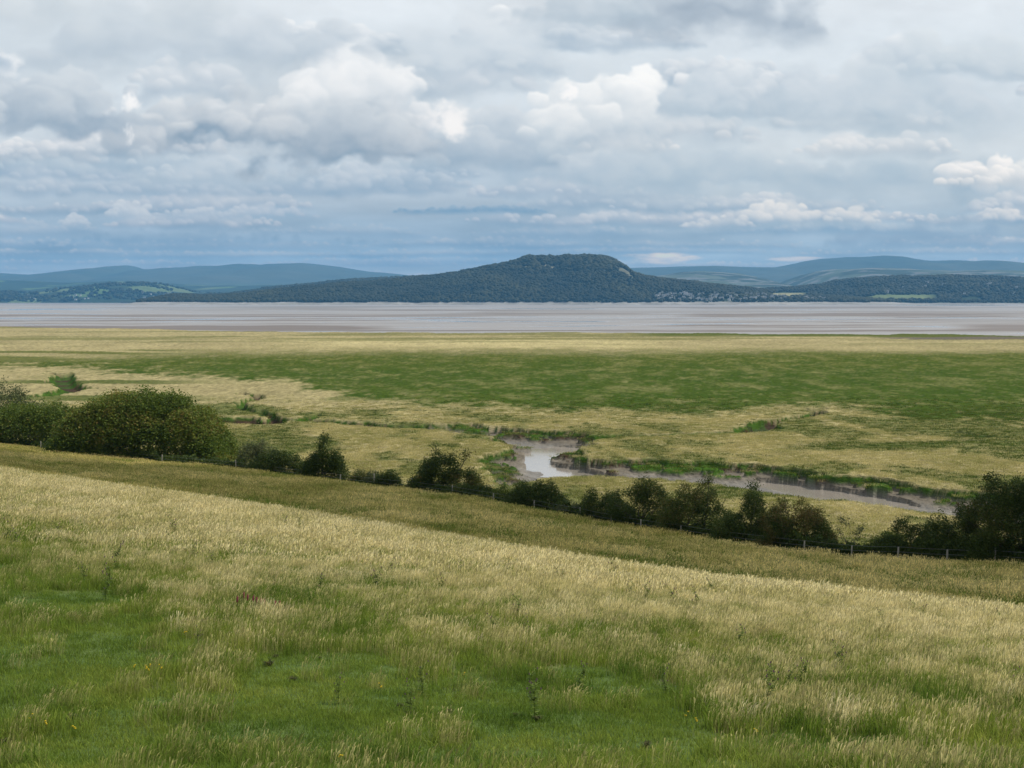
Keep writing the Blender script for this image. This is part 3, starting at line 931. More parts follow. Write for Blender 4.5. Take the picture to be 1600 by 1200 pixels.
if 'hills' not in SKIP and 'wood' not in SKIP:
    def k7(x, y, z, X, Y, r_):
        n = fbm(x / 60, y / 60, 4, 127)
        bare = (n > .52) & (X > 775) & (X < 900) & (Y < 421)
        bare |= (n > .5) & (X > 960) & (X < 1000) & (Y < 436)
        vil = (X > 1015) & (X < 1300) & (Y > 458) & (r_.random(len(x)) < .62)
        fld = (X > 1205) & (X < 1262) & (Y > 457.5) & (Y < 464)
        return ~((bare & (r_.random(len(x)) < .93)) | vil | fld)

    def k8(x, y, z, X, Y, r_):
        f = (X > 1214) & (X < 1263) & (Y > 457) & (Y < 464)
        f |= (X > 1265) & (X < 1465) & (Y > 460.5) & (Y < 468.5) & (fbm(x / 120, y / 120, 3, 40) < .58)
        f |= (X > 1500) & (X < 1600) & (Y > 464) & (Y < 470) & (fbm(x / 120, y / 120, 3, 40) < .5)
        v = (X < 1270) & (Y > 455) & (r_.random(len(x)) < .45)
        return ~(f | v)

    def k5(x, y, z, X, Y, r_):
        return fbm(x / 300, y / 300, 4, 126) > .5
    wood('woodland_on_hill', 7, 52000, 8.0, 'dense dark green wood covering the long hill across the bay', k7)
    wood('woodland_behind_village', 8, 42000, 8.5, 'dark wood on the low ridge behind the shore village at right', k8)
    wood('woodland_on_back_hill', 6, 12000, 11, 'bluish wood on the ridge showing behind the long hill')
    wood('woodland_on_north_shore', 5, 12000, 11, 'hazy blue green woods and hedges on the far left shore', k5)

# ------------------------------------------------------------------ far houses
def plain(name, col, rough=.8):
    m, t, out = new_mat(name)
    b = principled(t, out, rough, .3)
    n = noise(t, 3.0, 4)
    c = mixc(t, n.outputs[0], tuple(v * .82 for v in col), tuple(min(1, v * 1.15) for v in col))
    t.links.new(c, b.inputs['Base Color'])
    return m


house_w = plain('pale_render', (.62, .60, .56)); house_g = plain('grey_stone_wall', (.34, .32, .29)); roof_m = plain('slate_roof', (.10, .105, .115)); dark_m = plain('dark_window', (.04, .045, .05), .3)


def house_mesh(k, wm):
    w_, d_, h_ = (11, 8, 5.5) if k == 0 else ((15, 9, 6) if k == 1 else (9, 8, 6.5))
    V = [(-w_/2, -d_/2, -3), (w_/2, -d_/2, -3), (w_/2, d_/2, -3), (-w_/2, d_/2, -3), (-w_/2, -d_/2, h_), (w_/2, -d_/2, h_), (w_/2, d_/2, h_), (-w_/2, d_/2, h_), (-w_/2, 0, h_+3), (w_/2, 0, h_+3)]
    Q = [(0, 1, 5, 4), (2, 3, 7, 6)]; P5 = [(1, 2, 6, 9, 5), (3, 0, 4, 8, 7)]
    e = .5
    b = len(V)
    V += [(-w_/2-e, -d_/2-e, h_-.3), (w_/2+e, -d_/2-e, h_-.3), (w_/2+e, 0, h_+3.25), (-w_/2-e, 0, h_+3.25), (w_/2+e, d_/2+e, h_-.3), (-w_/2-e, d_/2+e, h_-.3)]
    Q += [(b, b+1, b+2, b+3), (b+3, b+2, b+4, b+5)]
    mi = [0, 0, 1, 1]
    # windows
    for r_ in range(2):
        for q in range(3 if k else 2):
            x0 = -w_/2 + w_ * (q + .5) / (3 if k else 2); z0 = .9 + r_ * 2.6
            b = len(V); y0 = -d_/2 - .05
            V += [(x0-.6, y0, z0), (x0+.6, y0, z0), (x0+.6, y0, z0+1.2), (x0-.6, y0, z0+1.2)]; Q.append((b, b+1, b+2, b+3)); mi.append(2)
    # chimney
    b = len(V); cx = w_/2 - .8
    V += [(cx-.5, -.5, h_+2), (cx+.5, -.5, h_+2), (cx+.5, .5, h_+2), (cx-.5, .5, h_+2), (cx-.5, -.5, h_+4.5), (cx+.5, -.5, h_+4.5), (cx+.5, .5, h_+4.5), (cx-.5, .5, h_+4.5)]
    for f in ((0, 1, 5, 4), (1, 2, 6, 5), (2, 3, 7, 6), (3, 0, 4, 7), (4, 5, 6, 7)): Q.append(tuple(b + i for i in f)); mi.append(0)
    o = mesh_np('house', V, [np.array(Q), np.array(P5)], link=False, mats=[wm, roof_m, dark_m], mi=mi + [0, 0])
    return o.data


if 'hills' not in SKIP:
    HM = [house_mesh(k, m_) for m_ in (house_w, house_g) for k in range(3)]

    def place_houses(hid, zones, label, group):
        z, Xs, D, front, Hs = HILLS[hid]
        r_ = random.Random(hid * 5)
        for (xa, xb, ya, yb, n) in zones:
            cnt = tries = 0
            while cnt < n and tries < n * 400:
                tries += 1
                X = r_.uniform(xa, xb); D_ = D - front + front * r_.random()
                x = float(ray(X, HZ)[0]) * D_
                zz = float(z(np.array([x]), np.array([D_]))[0])
                Yp = project(x, D_, zz)[1]
                if ya <= Yp <= yb:
                    o = bpy.data.objects.new('house', r_.choice(HM if r_.random() < .35 else HM[:3])); COL.objects.link(o)
                    o.location = (x, D_, zz + 3.0); o.rotation_euler = (0, 0, r_.uniform(-.6, .6))
                    s = r_.uniform(1.0, 1.45); o.scale = (s, s, s)
                    tag(o, label, 'house', group); cnt += 1
    place_houses(7, [(1025, 1120, 460, 471, 52), (1110, 1200, 461, 471, 46), (1190, 1290, 464, 471, 22)], 'tiny pale house in the shore village right of the wooded hill', 'houses of the shore village')
    place_houses(8, [(1380, 1600, 444, 462, 26)], 'tiny white house among trees on the ridge at far right', 'houses scattered in the right hand woods')
    place_houses(5, [(222, 270, 457, 468, 26), (40, 150, 462, 470, 14)], 'tiny white house on the hazy far left shore', 'houses on the far left shore')
    # low railway viaduct across the estuary mouth
    vm = plain('viaduct_stone', (.10, .10, .10))
    vd = empty('viaduct', (0, 0, 0)); tag(vd, 'long low dark railway viaduct crossing the water left of the wooded hill', 'viaduct')
    xa, _ = ray(188, HZ); xb, _ = ray(262, HZ); D_ = 11500
    n = 34
    V = []; Q = []

    def boxv(V, Q, x0, x1, y0, y1, z0, z1):
        b = len(V)
        V += [(x0, y0, z0), (x1, y0, z0), (x1, y1, z0), (x0, y1, z0), (x0, y0, z1), (x1, y0, z1), (x1, y1, z1), (x0, y1, z1)]
        Q += [tuple(b + i for i in f) for f in ((0, 3, 2, 1), (4, 5, 6, 7), (0, 1, 5, 4), (1, 2, 6, 5), (2, 3, 7, 6), (3, 0, 4, 7))]
    boxv(V, Q, xa * D_, xb * D_, D_, D_ + 8, 5, 8.5)
    boxv(V, Q, xa * D_, xb * D_, D_ - .4, D_ - .1, 8.5, 9.6)
    mesh_np('deck', V, np.array(Q), vm, vd)
    for k in range(n):
        V = []; Q = []
        x = xa * D_ + (xb - xa) * D_ * (k + .5) / n
        boxv(V, Q, x - 1.4, x + 1.4, D_ + 1, D_ + 7, -6, 5)
        mesh_np('pier', V, np.array(Q), vm, vd)

# ------------------------------------------------------------------ grasses
straw_m = leaf_mat('dry_grass_stem', [(0, (.26, .27, .07)), (.35, (.45, .40, .15)), (.7, (.66, .56, .26)), (1, (.84, .72, .40))], 'INSTANCER', .42, .7, val='shade')
rough_m = leaf_mat('rough_grass_stem', [(0, (.28, .26, .055)), (.35, (.47, .40, .11)), (.7, (.67, .54, .19)), (1, (.84, .68, .28))], 'INSTANCER', .42, .7, val='shade')
green_m = leaf_mat('green_grass_blade', [(0, (.08, .14, .018)), (.4, (.16, .225, .03)), (.75, (.26, .30, .05)), (1, (.40, .38, .09))], 'INSTANCER', .42, .6, val='shade')


def ribbons(specs):
    """specs: list of (points (n,3), widths (n), side vector, shade)"""
    V = []; Q = []; S = []
    b = 0
    for P, W_, side, sh in specs:
        n = len(P)
        L = P - side[None] * W_[:, None] / 2; Rr = P + side[None] * W_[:, None] / 2
        V.append(np.stack([L, Rr], 1).reshape(-1, 3))
        i = b + np.arange(n - 1) * 2
        Q.append(np.stack([i, i + 1, i + 3, i + 2], 1))
        S.append(np.full(2 * n, sh)); b += 2 * n
    return np.concatenate(V), np.concatenate(Q), np.concatenate(S)


def straw_tuft(k, n=22, rad=.32, hgt=.62, fat=1.0, mat=None):
    r_ = np.random.default_rng(300 + k); sp = []
    for i in range(n):
        a = r_.uniform(0, 6.28); q = rad * math.sqrt(r_.random())
        b = np.array([math.cos(a) * q, math.sin(a) * q, -.02])
        h = hgt * r_.uniform(.6, 1.15)
        wind = np.array([.11, .04, 0]) * h * r_.uniform(.3, 2.2) + np.array([*r_.normal(0, .07, 2), 0]) * h
        ss = np.array([0, .45, .78, .86, .94, 1.0])
        P = b[None] + ss[:, None] * np.array([0, 0, h])[None] + (ss ** 2.2)[:, None] * wind[None]
        P[-1] += wind * .22 + np.array([0, 0, -.015])
        W_ = np.array([.006, .005, .005, .017, .02, .004]) * fat * r_.uniform(.7, 1.3)
        an = r_.uniform(-.9, .9); side = np.array([math.cos(an), math.sin(an), 0])
        sp.append((P, W_, side, r_.uniform(.6, 1.5)))
    for i in range(n // 2):                                   # basal leaves
        a = r_.uniform(0, 6.28); q = rad * math.sqrt(r_.random()); h = hgt * r_.uniform(.3, .6)
        b = np.array([math.cos(a) * q, math.sin(a) * q, -.02]); l = np.array([*r_.normal(0, .28, 2), 0]) * h
        ss = np.array([0, .4, .75, 1.0]); P = b[None] + ss[:, None] * np.array([0, 0, h])[None] + (ss ** 2)[:, None] * l[None]
        an = r_.uniform(0, 6.28); sp.append((P, np.array([.011, .011, .008, .002]) * fat, np.array([math.cos(an), math.sin(an), 0]), r_.uniform(.35, .75)))
    V, Q, S = ribbons(sp)
    return mesh_np('straw_tuft', V, Q, mat or straw_m, attrs={'shade': ('FLOAT', S)}, link=False)


def green_tuft(k, n=34, rad=.28, hgt=.32, fat=1.0, dim=1.0):
    r_ = np.random.default_rng(400 + k); sp = []
    for i in range(n):
        a = r_.uniform(0, 6.28); q = rad * math.sqrt(r_.random())
        b = np.array([math.cos(a) * q, math.sin(a) * q, -.02]); h = hgt * r_.uniform(.5, 1.2)
        l = (np.array([*r_.normal(0, .35, 2), 0]) + np.array([.12, .03, 0])) * h
        ss = np.array([0, .4, .75, 1.0]); P = b[None] + ss[:, None] * np.array([0, 0, h])[None] + (ss ** 2)[:, None] * l[None]
        P[-1, 2] -= h * r_.uniform(0, .15)
        an = r_.uniform(0, 6.28); sp.append((P, np.array([.010, .011, .008, .002]) * fat * r_.uniform(.7, 1.4), np.array([math.cos(an), math.sin(an), 0]), r_.uniform(.55, 1.5) * dim))
    V, Q, S = ribbons(sp)
    return mesh_np('green_tuft', V, Q, green_m, attrs={'shade': ('FLOAT', S)}, link=False)


if 'grass' not in SKIP:
    ST = [straw_tuft(k) for k in range(6)] + [straw_tuft(10 + k, 16, .5, .62, 2.2) for k in range(4)]
    GT = [green_tuft(k) for k in range(5)] + [green_tuft(10 + k, 40, .35, .12, .8) for k in range(3)] + [green_tuft(20 + k, 24, .45, .34, 2.2) for k in range(3)]

    def sample(n, d0, d1, half=.37):
        """n points uniform over the ground of the sector in front of the camera"""
        r_ = rng
        D = np.sqrt(r_.random(n) * (d1 ** 2 - d0 ** 2) + d0 ** 2)
        x = r_.uniform(-half, half, n) * D
        return x, D
    # near sward, out to beyond the crest
    parts = []
    for d0, d1, dens in ((14, 30, 34), (30, 55, 22), (55, 125, 10.0)):
        area = .37 * (d1 ** 2 - d0 ** 2)
        x, y = sample(int(area * dens), d0, d1); parts.append((x, y, 0 * x + (d0 >= 55)))
    x = np.concatenate([p[0] for p in parts]); y = np.concatenate([p[1] for p in parts]); far = np.concatenate([p[2] for p in parts])
    u = 800 + F * x / y
    Dc = np.interp(u, [-800, 0, 800, 1600, 2400], [150, 110, 75, 60, 52])
    ok = y < Dc + 12
    x, y, far = x[ok], y[ok], far[ok]
    s = straw_map(x, y)
    z = field_z(x, y)
    pk = rng.random(len(x)) < np.clip(s * 1.05 - .03, 0, .93)
    n = pk.sum()
    xs, ys_, zs, ss = x[pk], y[pk], z[pk], s[pk]
    hv = .65 + .5 * ss + rng.normal(0, .10, n) + .5 * (fbm(xs / 3, ys_ / 3, 3, 72) - .5)
    tint = np.clip(.12 + .72 * ss + rng.normal(0, .16, n) + .5 * (fbm(xs / 4, ys_ / 4, 3, 73) - .5), 0, 1)
    f_ = far[pk] > 0
    var = np.where(f_, rng.integers(6, 10, n), rng.integers(0, 6, n))
    scatter('tall_dry_grass', np.stack([xs, ys_, zs], 1), rng.normal(0, .5, n), np.where(f_, .75, .66) * rng.uniform(.8, 1.2, n), tint, var, ST,
            label='pale straw coloured seed heads of tall grass covering the near slope', cat='grass', sclz=np.clip(hv * .76, .28, 1.15))
    # green blades below and between
    gk = rng.random(len(x)) < np.clip(1.15 - .75 * s, .2, 1)
    n = gk.sum()
    xg, yg, zg, sg = x[gk], y[gk], z[gk], s[gk]
    xg = xg + rng.normal(0, .2, n); yg = yg + rng.normal(0, .2, n); zg = field_z(xg, yg)
    hh = .25 + 1.2 * sstep(.04, .35, sg + .12 * (fbm(xg / 1.5, yg / 1.5, 3, 74) - .4)) + rng.normal(0, .08, n)
    short = hh < .55
    var = np.where(far[gk] > 0, rng.integers(8, 11, n), np.where(short, rng.integers(5, 8, n), rng.integers(0, 5, n)))
    tint = np.clip(.36 + .9 * (fbm(xg / 2.2, yg / 2.2, 4, 75) - .5) + .18 * sg + rng.normal(0, .12, n), 0, 1)
    scatter('green_grass', np.stack([xg, yg, zg], 1), rng.uniform(0, 6.28, n), rng.uniform(.6, 1.0, n), tint, var, GT,
            label='fresh green grass blades on the near slope, short in the lower left', cat='grass', sclz=np.clip(np.where(short, .7 + hh, hh) * .8, .25, 1.3))
    # the darker strip beyond the crest, down to the fence
    nn_ = 110000
    x, y = sample(nn_, 62, 235, .40)
    u = 800 + F * x / y
    Dc = np.interp(u, [-800, 0, 800, 1600, 2400], [150, 110, 75, 60, 52]); Df = fence_D(u)
    ok = (y > Dc + 6) & (y < Df + .2)
    x, y = x[ok], y[ok]; z = field_z(x, y); s = straw_map(x, y); n = len(x)
    cl_ = fbm(x / 3.2, y / 5, 4, 76)
    ur = 800 + F * x / y
    tint = np.clip(.20 + .55 * s + .25 * sstep(900, 1300, ur) + .9 * (fbm(x / 6, y / 9, 4, 78) - .5) + rng.normal(0, .16, n), 0, 1)
    scatter('fence_side_grass', np.stack([x, y, z], 1), rng.normal(0, .5, n), rng.uniform(.7, 1.2, n), tint, rng.integers(0, 4, n), [straw_tuft(50 + q, 16, .5, .62, 2.2, rough_m) for q in range(4)],
            label='brownish tall grass in the shaded dip between the bright crest and the fence', cat='grass', sclz=np.clip(.3 + .9 * cl_ + rng.normal(0, .12, n), .25, 1.2))
    gk = rng.random(n) < np.clip(1.15 - 1.2 * s, .12, 1) * (1 - .5 * sstep(900, 1300, ur))
    x2, y2 = x[gk] + rng.normal(0, .4, gk.sum()), y[gk] + rng.normal(0, .4, gk.sum()); n = len(x2)
    scatter('fence_side_green_grass', np.stack([x2, y2, field_z(x2, y2)], 1), rng.uniform(0, 6.28, n), rng.uniform(1, 1.8, n), np.clip(.42 + rng.normal(0, .2, n), 0, .9), rng.integers(8, 11, n), GT,
            label='darker green tussocks among the brownish grass by the fence', cat='grass', sclz=rng.uniform(.9, 1.7, n))
    # tussocks on the near part of the marsh
    nn_ = 120000
    x, y = sample(nn_, 160, 430, .36)
    X, Y = project(x, y, 0 * x)
    dep_, ins_, l_ = marsh_depth(x, y)
    fx = (x, y)
    ok = ((dep_ < .5) & (ins_ | (dep_ < .25))) | (l_ > .4) | (ins_ & (dep_ < 1.0) & (rng.random(len(x)) < .7 - .5 * dep_))
    x, y, dep_ = x[ok], y[ok], dep_[ok]
    X, Y = project(x, y, 0 * x)
    # sample the sheet's own height and colour from its grid
    ri = np.clip(np.searchsorted(rows, Y), 0, len(rows) - 1); ci = np.clip(np.searchsorted(cols, X), 0, len(cols) - 1)
    g_ = g[ri, ci]; zz = MZ[ri, ci]
    isg = (rng.random(len(x)) < g_) | ((dep_ > .12) & (rng.random(len(x)) < .6))
    n = len(x)
    thin = rng.random(n) < np.where(isg, .8, .9) * sstep(430, 270, y)
    x, y, zz, isg, dep_, g_ = x[thin], y[thin], zz[thin], isg[thin], dep_[thin], g_[thin]
    MTS = [straw_tuft(30 + k, 26, .8, .32, 4.0) for k in range(3)]; MTG = [green_tuft(40 + k, 30, .7, .25, 4.5, .55) for k in range(3)]
    a = ~isg; n = a.sum()
    scatter('marsh_dry_grass', np.stack([x[a], y[a], zz[a] - .05], 1), rng.normal(0, .5, n), rng.uniform(.8, 1.5, n), np.clip(.35 + .9 * (fbm(x[a] / 9, y[a] / 20, 4, 79) - .5) + rng.normal(0, .12, n), 0, .9), rng.integers(0, 3, n), MTS,
            label='pale yellow grass spread over the near salt marsh around the creek', cat='grass', sclz=rng.uniform(.5, 1.0, n))
    a = isg; n = a.sum()
    scatter('marsh_green_grass', np.stack([x[a], y[a], zz[a] - .05], 1), rng.uniform(0, 6.28, n), rng.uniform(.8, 1.5, n), np.clip(.40 + rng.normal(0, .22, n), 0, .9), rng.integers(0, 3, n), MTG,
            label='green grass along the creek banks and hollows of the near salt marsh', cat='grass', sclz=rng.uniform(.6, 1.3, n))


# ------------------------------------------------------------------ bushes and trees
bark_m = plain('bark', (.10, .08, .06))
hawthorn = [(0, (.026, .046, .010)), (.45, (.058, .085, .016)), (.75, (.10, .12, .026)), (1, (.15, .11, .035))]
syc = [(0, (.05, .078, .012)), (.45, (.10, .145, .022)), (.75, (.16, .18, .03)), (1, (.26, .165, .05))]
pale = [(0, (.07, .085, .035)), (.45, (.11, .13, .05)), (.75, (.13, .14, .06)), (1, (.18, .16, .07))]
LM = {'haw': leaf_mat('hawthorn_leaf', hawthorn, 'GEOMETRY', .3), 'syc': leaf_mat('sycamore_leaf', syc, 'GEOMETRY', .3), 'pale': leaf_mat('willow_leaf', pale, 'GEOMETRY', .35)}


def tube(path, rad, ns=5):
    path = np.array(path); n = len(path); V = []
    for i in range(n):
        d = path[min(i + 1, n - 1)] - path[max(i - 1, 0)]; d = d / (np.linalg.norm(d) + 1e-9)
        a = np.cross(d, [0.3, .9, .1]); a /= np.linalg.norm(a); b = np.cross(d, a)
        for k in range(ns):
            t = 2 * math.pi * k / ns
            V.append(path[i] + rad[i] * (math.cos(t) * a + math.sin(t) * b))
    Q = []
    for i in range(n - 1):
        for k in range(ns):
            Q.append((i * ns + k, i * ns + (k + 1) % ns, (i + 1) * ns + (k + 1) % ns, (i + 1) * ns + k))
    return np.array(V), np.array(Q)


def join(parts):
    V = []; Q = []; b = 0
    for v, q in parts:
        V.append(v); Q.append(q + b); b += len(v)
    return np.concatenate(V), np.concatenate(Q)


def bush(name, label, cat, loc, w_, h_, dp, kind='haw', n=5000, leaf=.10, seed=0, shape='dome', lobes=9, gap=.3, brown=.0, group=None, twigs=14):
    r_ = np.random.default_rng(900 + seed)
    root = empty(name, loc); tag(root, label, cat, group)
    ku = np.linspace(-1, 1, 9 + lobes // 2)
    kn = r_.uniform(.97, 1.02, len(ku)) if kind == 'syc' and w_ > 8 else r_.uniform(.80, 1.08, len(ku)) if shape in ('dome', 'cone') else r_.uniform(.55, 1.12, len(ku))

    def env(u):
        a_ = np.abs(u)
        if shape == 'dome': p_ = np.clip(1 - a_ ** 2.6, 0, 1) ** .5
        elif shape == 'cone': p_ = np.clip(.70 * np.clip(1 - a_ ** 3, 0, 1) ** .6 * (a_ < 1) + .42 * np.exp(-(u / .16) ** 2), 0, 1.1)
        elif shape == 'tall': p_ = np.clip(.66 * np.clip(1 - a_ ** 2.5, 0, 1) ** .6 + .38 * np.exp(-((u - .12) / .2) ** 2), 0, 1.1)
        else: p_ = np.clip(1 - a_ ** 3, 0, 1) ** .6
        return p_ * np.interp(u, ku, kn) * (1 + (.07 if kind == 'syc' and w_ > 8 else .16) * (fbm(u * 9 + seed * 3, 0 * u + seed, 3, seed) - .5) * 2)
    ncl = max(60, n // 20)
    m_ = int(ncl * 1.7)
    uu = r_.uniform(-1, 1, m_); vv_ = np.sqrt(r_.random(m_)) * r_.choice([-1, 1], m_) * .95
    et = env(uu) * np.sqrt(np.clip(1 - vv_ ** 2 * .92, 0, 1))
    zf = np.where(r_.random(m_) < .6, 1 - np.abs(r_.normal(0, .10, m_)), r_.random(m_))
    C = np.stack([uu * w_ / 2, vv_ * dp / 2, et * zf * h_], 1)
    # knock out clumps with noise so that light shows through, more towards the outside
    gn = fbm(C[:, 0] / (w_ * .13) + seed, C[:, 2] / (h_ * .16) + C[:, 1] / w_ * 2, 3, seed)
    keep = (gn > (gap * .75 if kind == 'syc' and w_ > 8 else gap) + .10 * zf) & (C[:, 2] > .05)
    C = C[keep]
    # twigs standing out of the outline
    TW = []
    for k in range(twigs):
        j = r_.integers(0, len(C)); c0 = C[j]
        d = np.array([r_.normal(0, .55), r_.normal(0, .3), abs(r_.normal(.8, .3))]); d /= np.linalg.norm(d)
        c1 = np.array([0, 0, h_ * .3]); out_ = c0 - c1; out_ /= np.linalg.norm(out_) + 1e-6
        d = d * .5 + out_ * .8; d /= np.linalg.norm(d)
        ln = r_.uniform(.10, .24) * h_
        if c0[2] < h_ * .45: continue
        TW.append((c0, c0 + d * ln))
    csz = leaf * 2.1
    per = 24
    idx = np.repeat(np.arange(len(C)), per)
    P = C[idx] + r_.normal(0, 1, (len(idx), 3)) * csz * np.array([1, 1, .8])
    tone = r_.random(len(C)); br = fbm(C[:, 0] / (w_ * .3), C[:, 2] / (h_ * .3), 3, seed + 5)
    T = (.15 + .5 * tone + brown * (br > .5))[idx] + r_.normal(0, .1, len(idx))
    ex = []
    for c0, c1 in TW:
        m_ = 16; s = r_.random(m_)[:, None]
        ex.append(c0 + (c1 - c0) * s + r_.normal(0, leaf * .7, (m_, 3)))
    if ex:
        ex = np.concatenate(ex); P = np.concatenate([P, ex]); T = np.concatenate([T, r_.uniform(.2, .8, len(ex))])
    ok = P[:, 2] > 0.0
    P = P[ok]; T = T[ok]
    N = len(P)
    a = r_.normal(0, 1, (N, 3)); a[:, 2] *= .5; a /= np.linalg.norm(a, axis=1)[:, None]
    nrm = r_.normal(0, 1, (N, 3)); nrm[:, 2] = np.abs(nrm[:, 2]) + .5
    b = np.cross(a, nrm); b /= np.linalg.norm(b, axis=1)[:, None] + 1e-9
    sz = leaf * r_.uniform(.6, 1.35, (N, 1))
    V = np.stack([P - a * sz * .75, P - b * sz * .42 + a * sz * .1, P + a * sz * .75, P + b * sz * .42 + a * sz * .1], 1).reshape(-1, 3)
    Q = np.arange(N * 4).reshape(-1, 4)
    mesh_np('crown', V, Q, LM[kind], root, attrs={'tint': ('FLOAT', np.clip(np.repeat(T, 4), 0, 1))})
    # stems
    parts = []
    stems = 3 if w_ > 1.5 else 2
    for k in range(stems):
        x0 = r_.normal(0, w_ * .06); y0 = r_.normal(0, .1)
        for q in range(5):
            j = r_.integers(0, len(C)); e = C[j]
            mid = np.array([x0 + (e[0] - x0) * .3, y0 + (e[1] - y0) * .3, e[2] * .5]) + r_.normal(0, .04 * w_, 3)
            parts.append(tube([(x0, y0, -.6), (x0 + r_.normal(0, .03), y0, h_ * .12), mid, e], [.03 * h_ * .6, .025 * h_ * .6, .014 * h_ * .6, .004 * h_], 5))
    for c0, c1 in TW:
        parts.append(tube([c0 - (c1 - c0) * .5, c0, c1], [.012, .010, .004], 4))
    V, Q = join(parts)
    mesh_np('trunk', V, Q, bark_m, root)
    return root


def base_at(X, Y, back=3.0):
    """a spot just past the fence for the column X of the photograph"""
    tx = float(ray(X, HZ)[0]); D = float(fence_D(X)) + back
    x = tx * D
    return x, D, float(field_z(np.array([x]), np.array([D]))[0])


# (left px, right px, top px, extra distance past the fence, kind, shape, leaf count, leaf size, gap, brown, lobes, name, label)
B = [
    (-70, 62, 578, 16, 'pale', 'dome', 9000, .20, .34, .0, 12, 'willow_tree', 'pale grey green tree cut by the left edge behind the sycamore'),
    (-40, 150, 622, 9, 'syc', 'dome', 16000, .19, .28, .1, 14, 'sycamore_tree', 'lower olive green tree between the left edge and the big round sycamore'),
    (88, 352, 601, 8, 'syc', 'dome', 42000, .185, .24, .22, 30, 'sycamore_tree', 'largest round sycamore crown, green tinged with brown, at the left'),
    (372, 432, 690, 7, 'pale', 'dome', 4500, .12, .34, .2, 8, 'willow_bush', 'pale olive bush just left of the rounded dark bush'),
    (392, 470, 703, 3, 'haw', 'dome', 6000, .11, .24, .0, 9, 'hawthorn_bush', 'rounded dark bush left of the pointed dark tree'),
    (474, 534, 680, 3, 'haw', 'cone', 6500, .12, .20, .0, 10, 'hawthorn_tree', 'small very dark tree tapering to a point, standing apart'),
    (545, 575, 722, 4, 'haw', 'tall', 1800, .10, .34, .3, 6, 'hawthorn_bush', 'thin reddish green bush right of the pointed dark tree'),
    (568, 600, 738, 5, 'pale', 'dome', 1500, .10, .34, .0, 5, 'willow_bush', 'low pale bush behind the fence post right of the thin reddish bush'),
    (586, 622, 738, 3, 'haw', 'dome', 2600, .10, .22, .0, 6, 'hawthorn_bush', 'small round dark bush left of the brown topped tree'),
    (645, 748, 701, 6, 'haw', 'rag', 9000, .115, .32, .35, 13, 'hawthorn_tree', 'ragged brown topped hawthorn tree left of the creek pool'),
    (640, 678, 748, 2.5, 'haw', 'dome', 2200, .10, .22, .3, 6, 'hawthorn_bush', 'low brownish bush at the left foot of the brown topped tree'),
    (698, 738, 758, 2.5, 'haw', 'dome', 2200, .10, .24, .2, 6, 'hawthorn_bush', 'low bush at the right foot of the brown topped tree'),
    (735, 775, 760, 4, 'haw', 'dome', 2000, .09, .3, .0, 6, 'bramble_bush', 'low green scrub right of the brown topped tree'),
    (765, 812, 764, 5, 'syc', 'dome', 2600, .09, .3, .0, 7, 'bramble_bush', 'brighter yellow green scrub left of the dark domed bush'),
    (798, 876, 757, 3, 'haw', 'dome', 7500, .095, .22, .0, 10, 'hawthorn_bush', 'dark domed bush below the creek pool'),
    (866, 925, 784, 3, 'pale', 'rag', 3200, .085, .30, .0, 7, 'bramble_bush', 'low greyish scrub right of the dark domed bush'),
    (912, 985, 768, 4, 'haw', 'rag', 6500, .09, .28, .1, 10, 'hawthorn_bush', 'dark bush with a lower left shoulder, first of the long clump'),
    (960, 1046, 752, 4, 'haw', 'dome', 9000, .09, .27, .2, 12, 'hawthorn_tree', 'tall dark hawthorn left of the bright gap in the long clump'),
    (1040, 1140, 752, 4, 'haw', 'rag', 11000, .088, .27, .3, 14, 'hawthorn_tree', 'broad dark hawthorn right of the bright gap in the long clump'),
    (1124, 1222, 762, 4, 'haw', 'tall', 11000, .088, .24, .2, 12, 'hawthorn_tree', 'peaked dark hawthorn with one shoot standing up, middle of the clump'),
    (1196, 1292, 784, 4, 'haw', 'rag', 10500, .085, .26, .5, 13, 'hawthorn_tree', 'brownish hawthorn at the right end of the long clump'),
    (1300, 1366, 812, 4, 'pale', 'rag', 1700, .07, .46, .0, 8, 'hawthorn_bush', 'thin see-through bush with bare twigs in the gap'),
    (1356, 1412, 818, 4.5, 'syc', 'tall', 2200, .07, .40, .0, 7, 'hawthorn_bush', 'narrow green shrub right of the see-through bush'),
    (1392, 1480, 812, 4, 'haw', 'rag', 9000, .082, .25, .2, 12, 'hawthorn_bush', 'dark bush with a tall brown shoot, left of the green shrub'),
    (1462, 1548, 800, 4.5, 'haw', 'rag', 8500, .082, .25, .0, 11, 'hawthorn_bush', 'dark green bush against the largest bush at the right edge'),
    (1522, 1680, 742, 4, 'haw', 'dome', 26000, .085, .22, .2, 22, 'hawthorn_tree', 'largest dark hawthorn, cut by the right edge'),
]
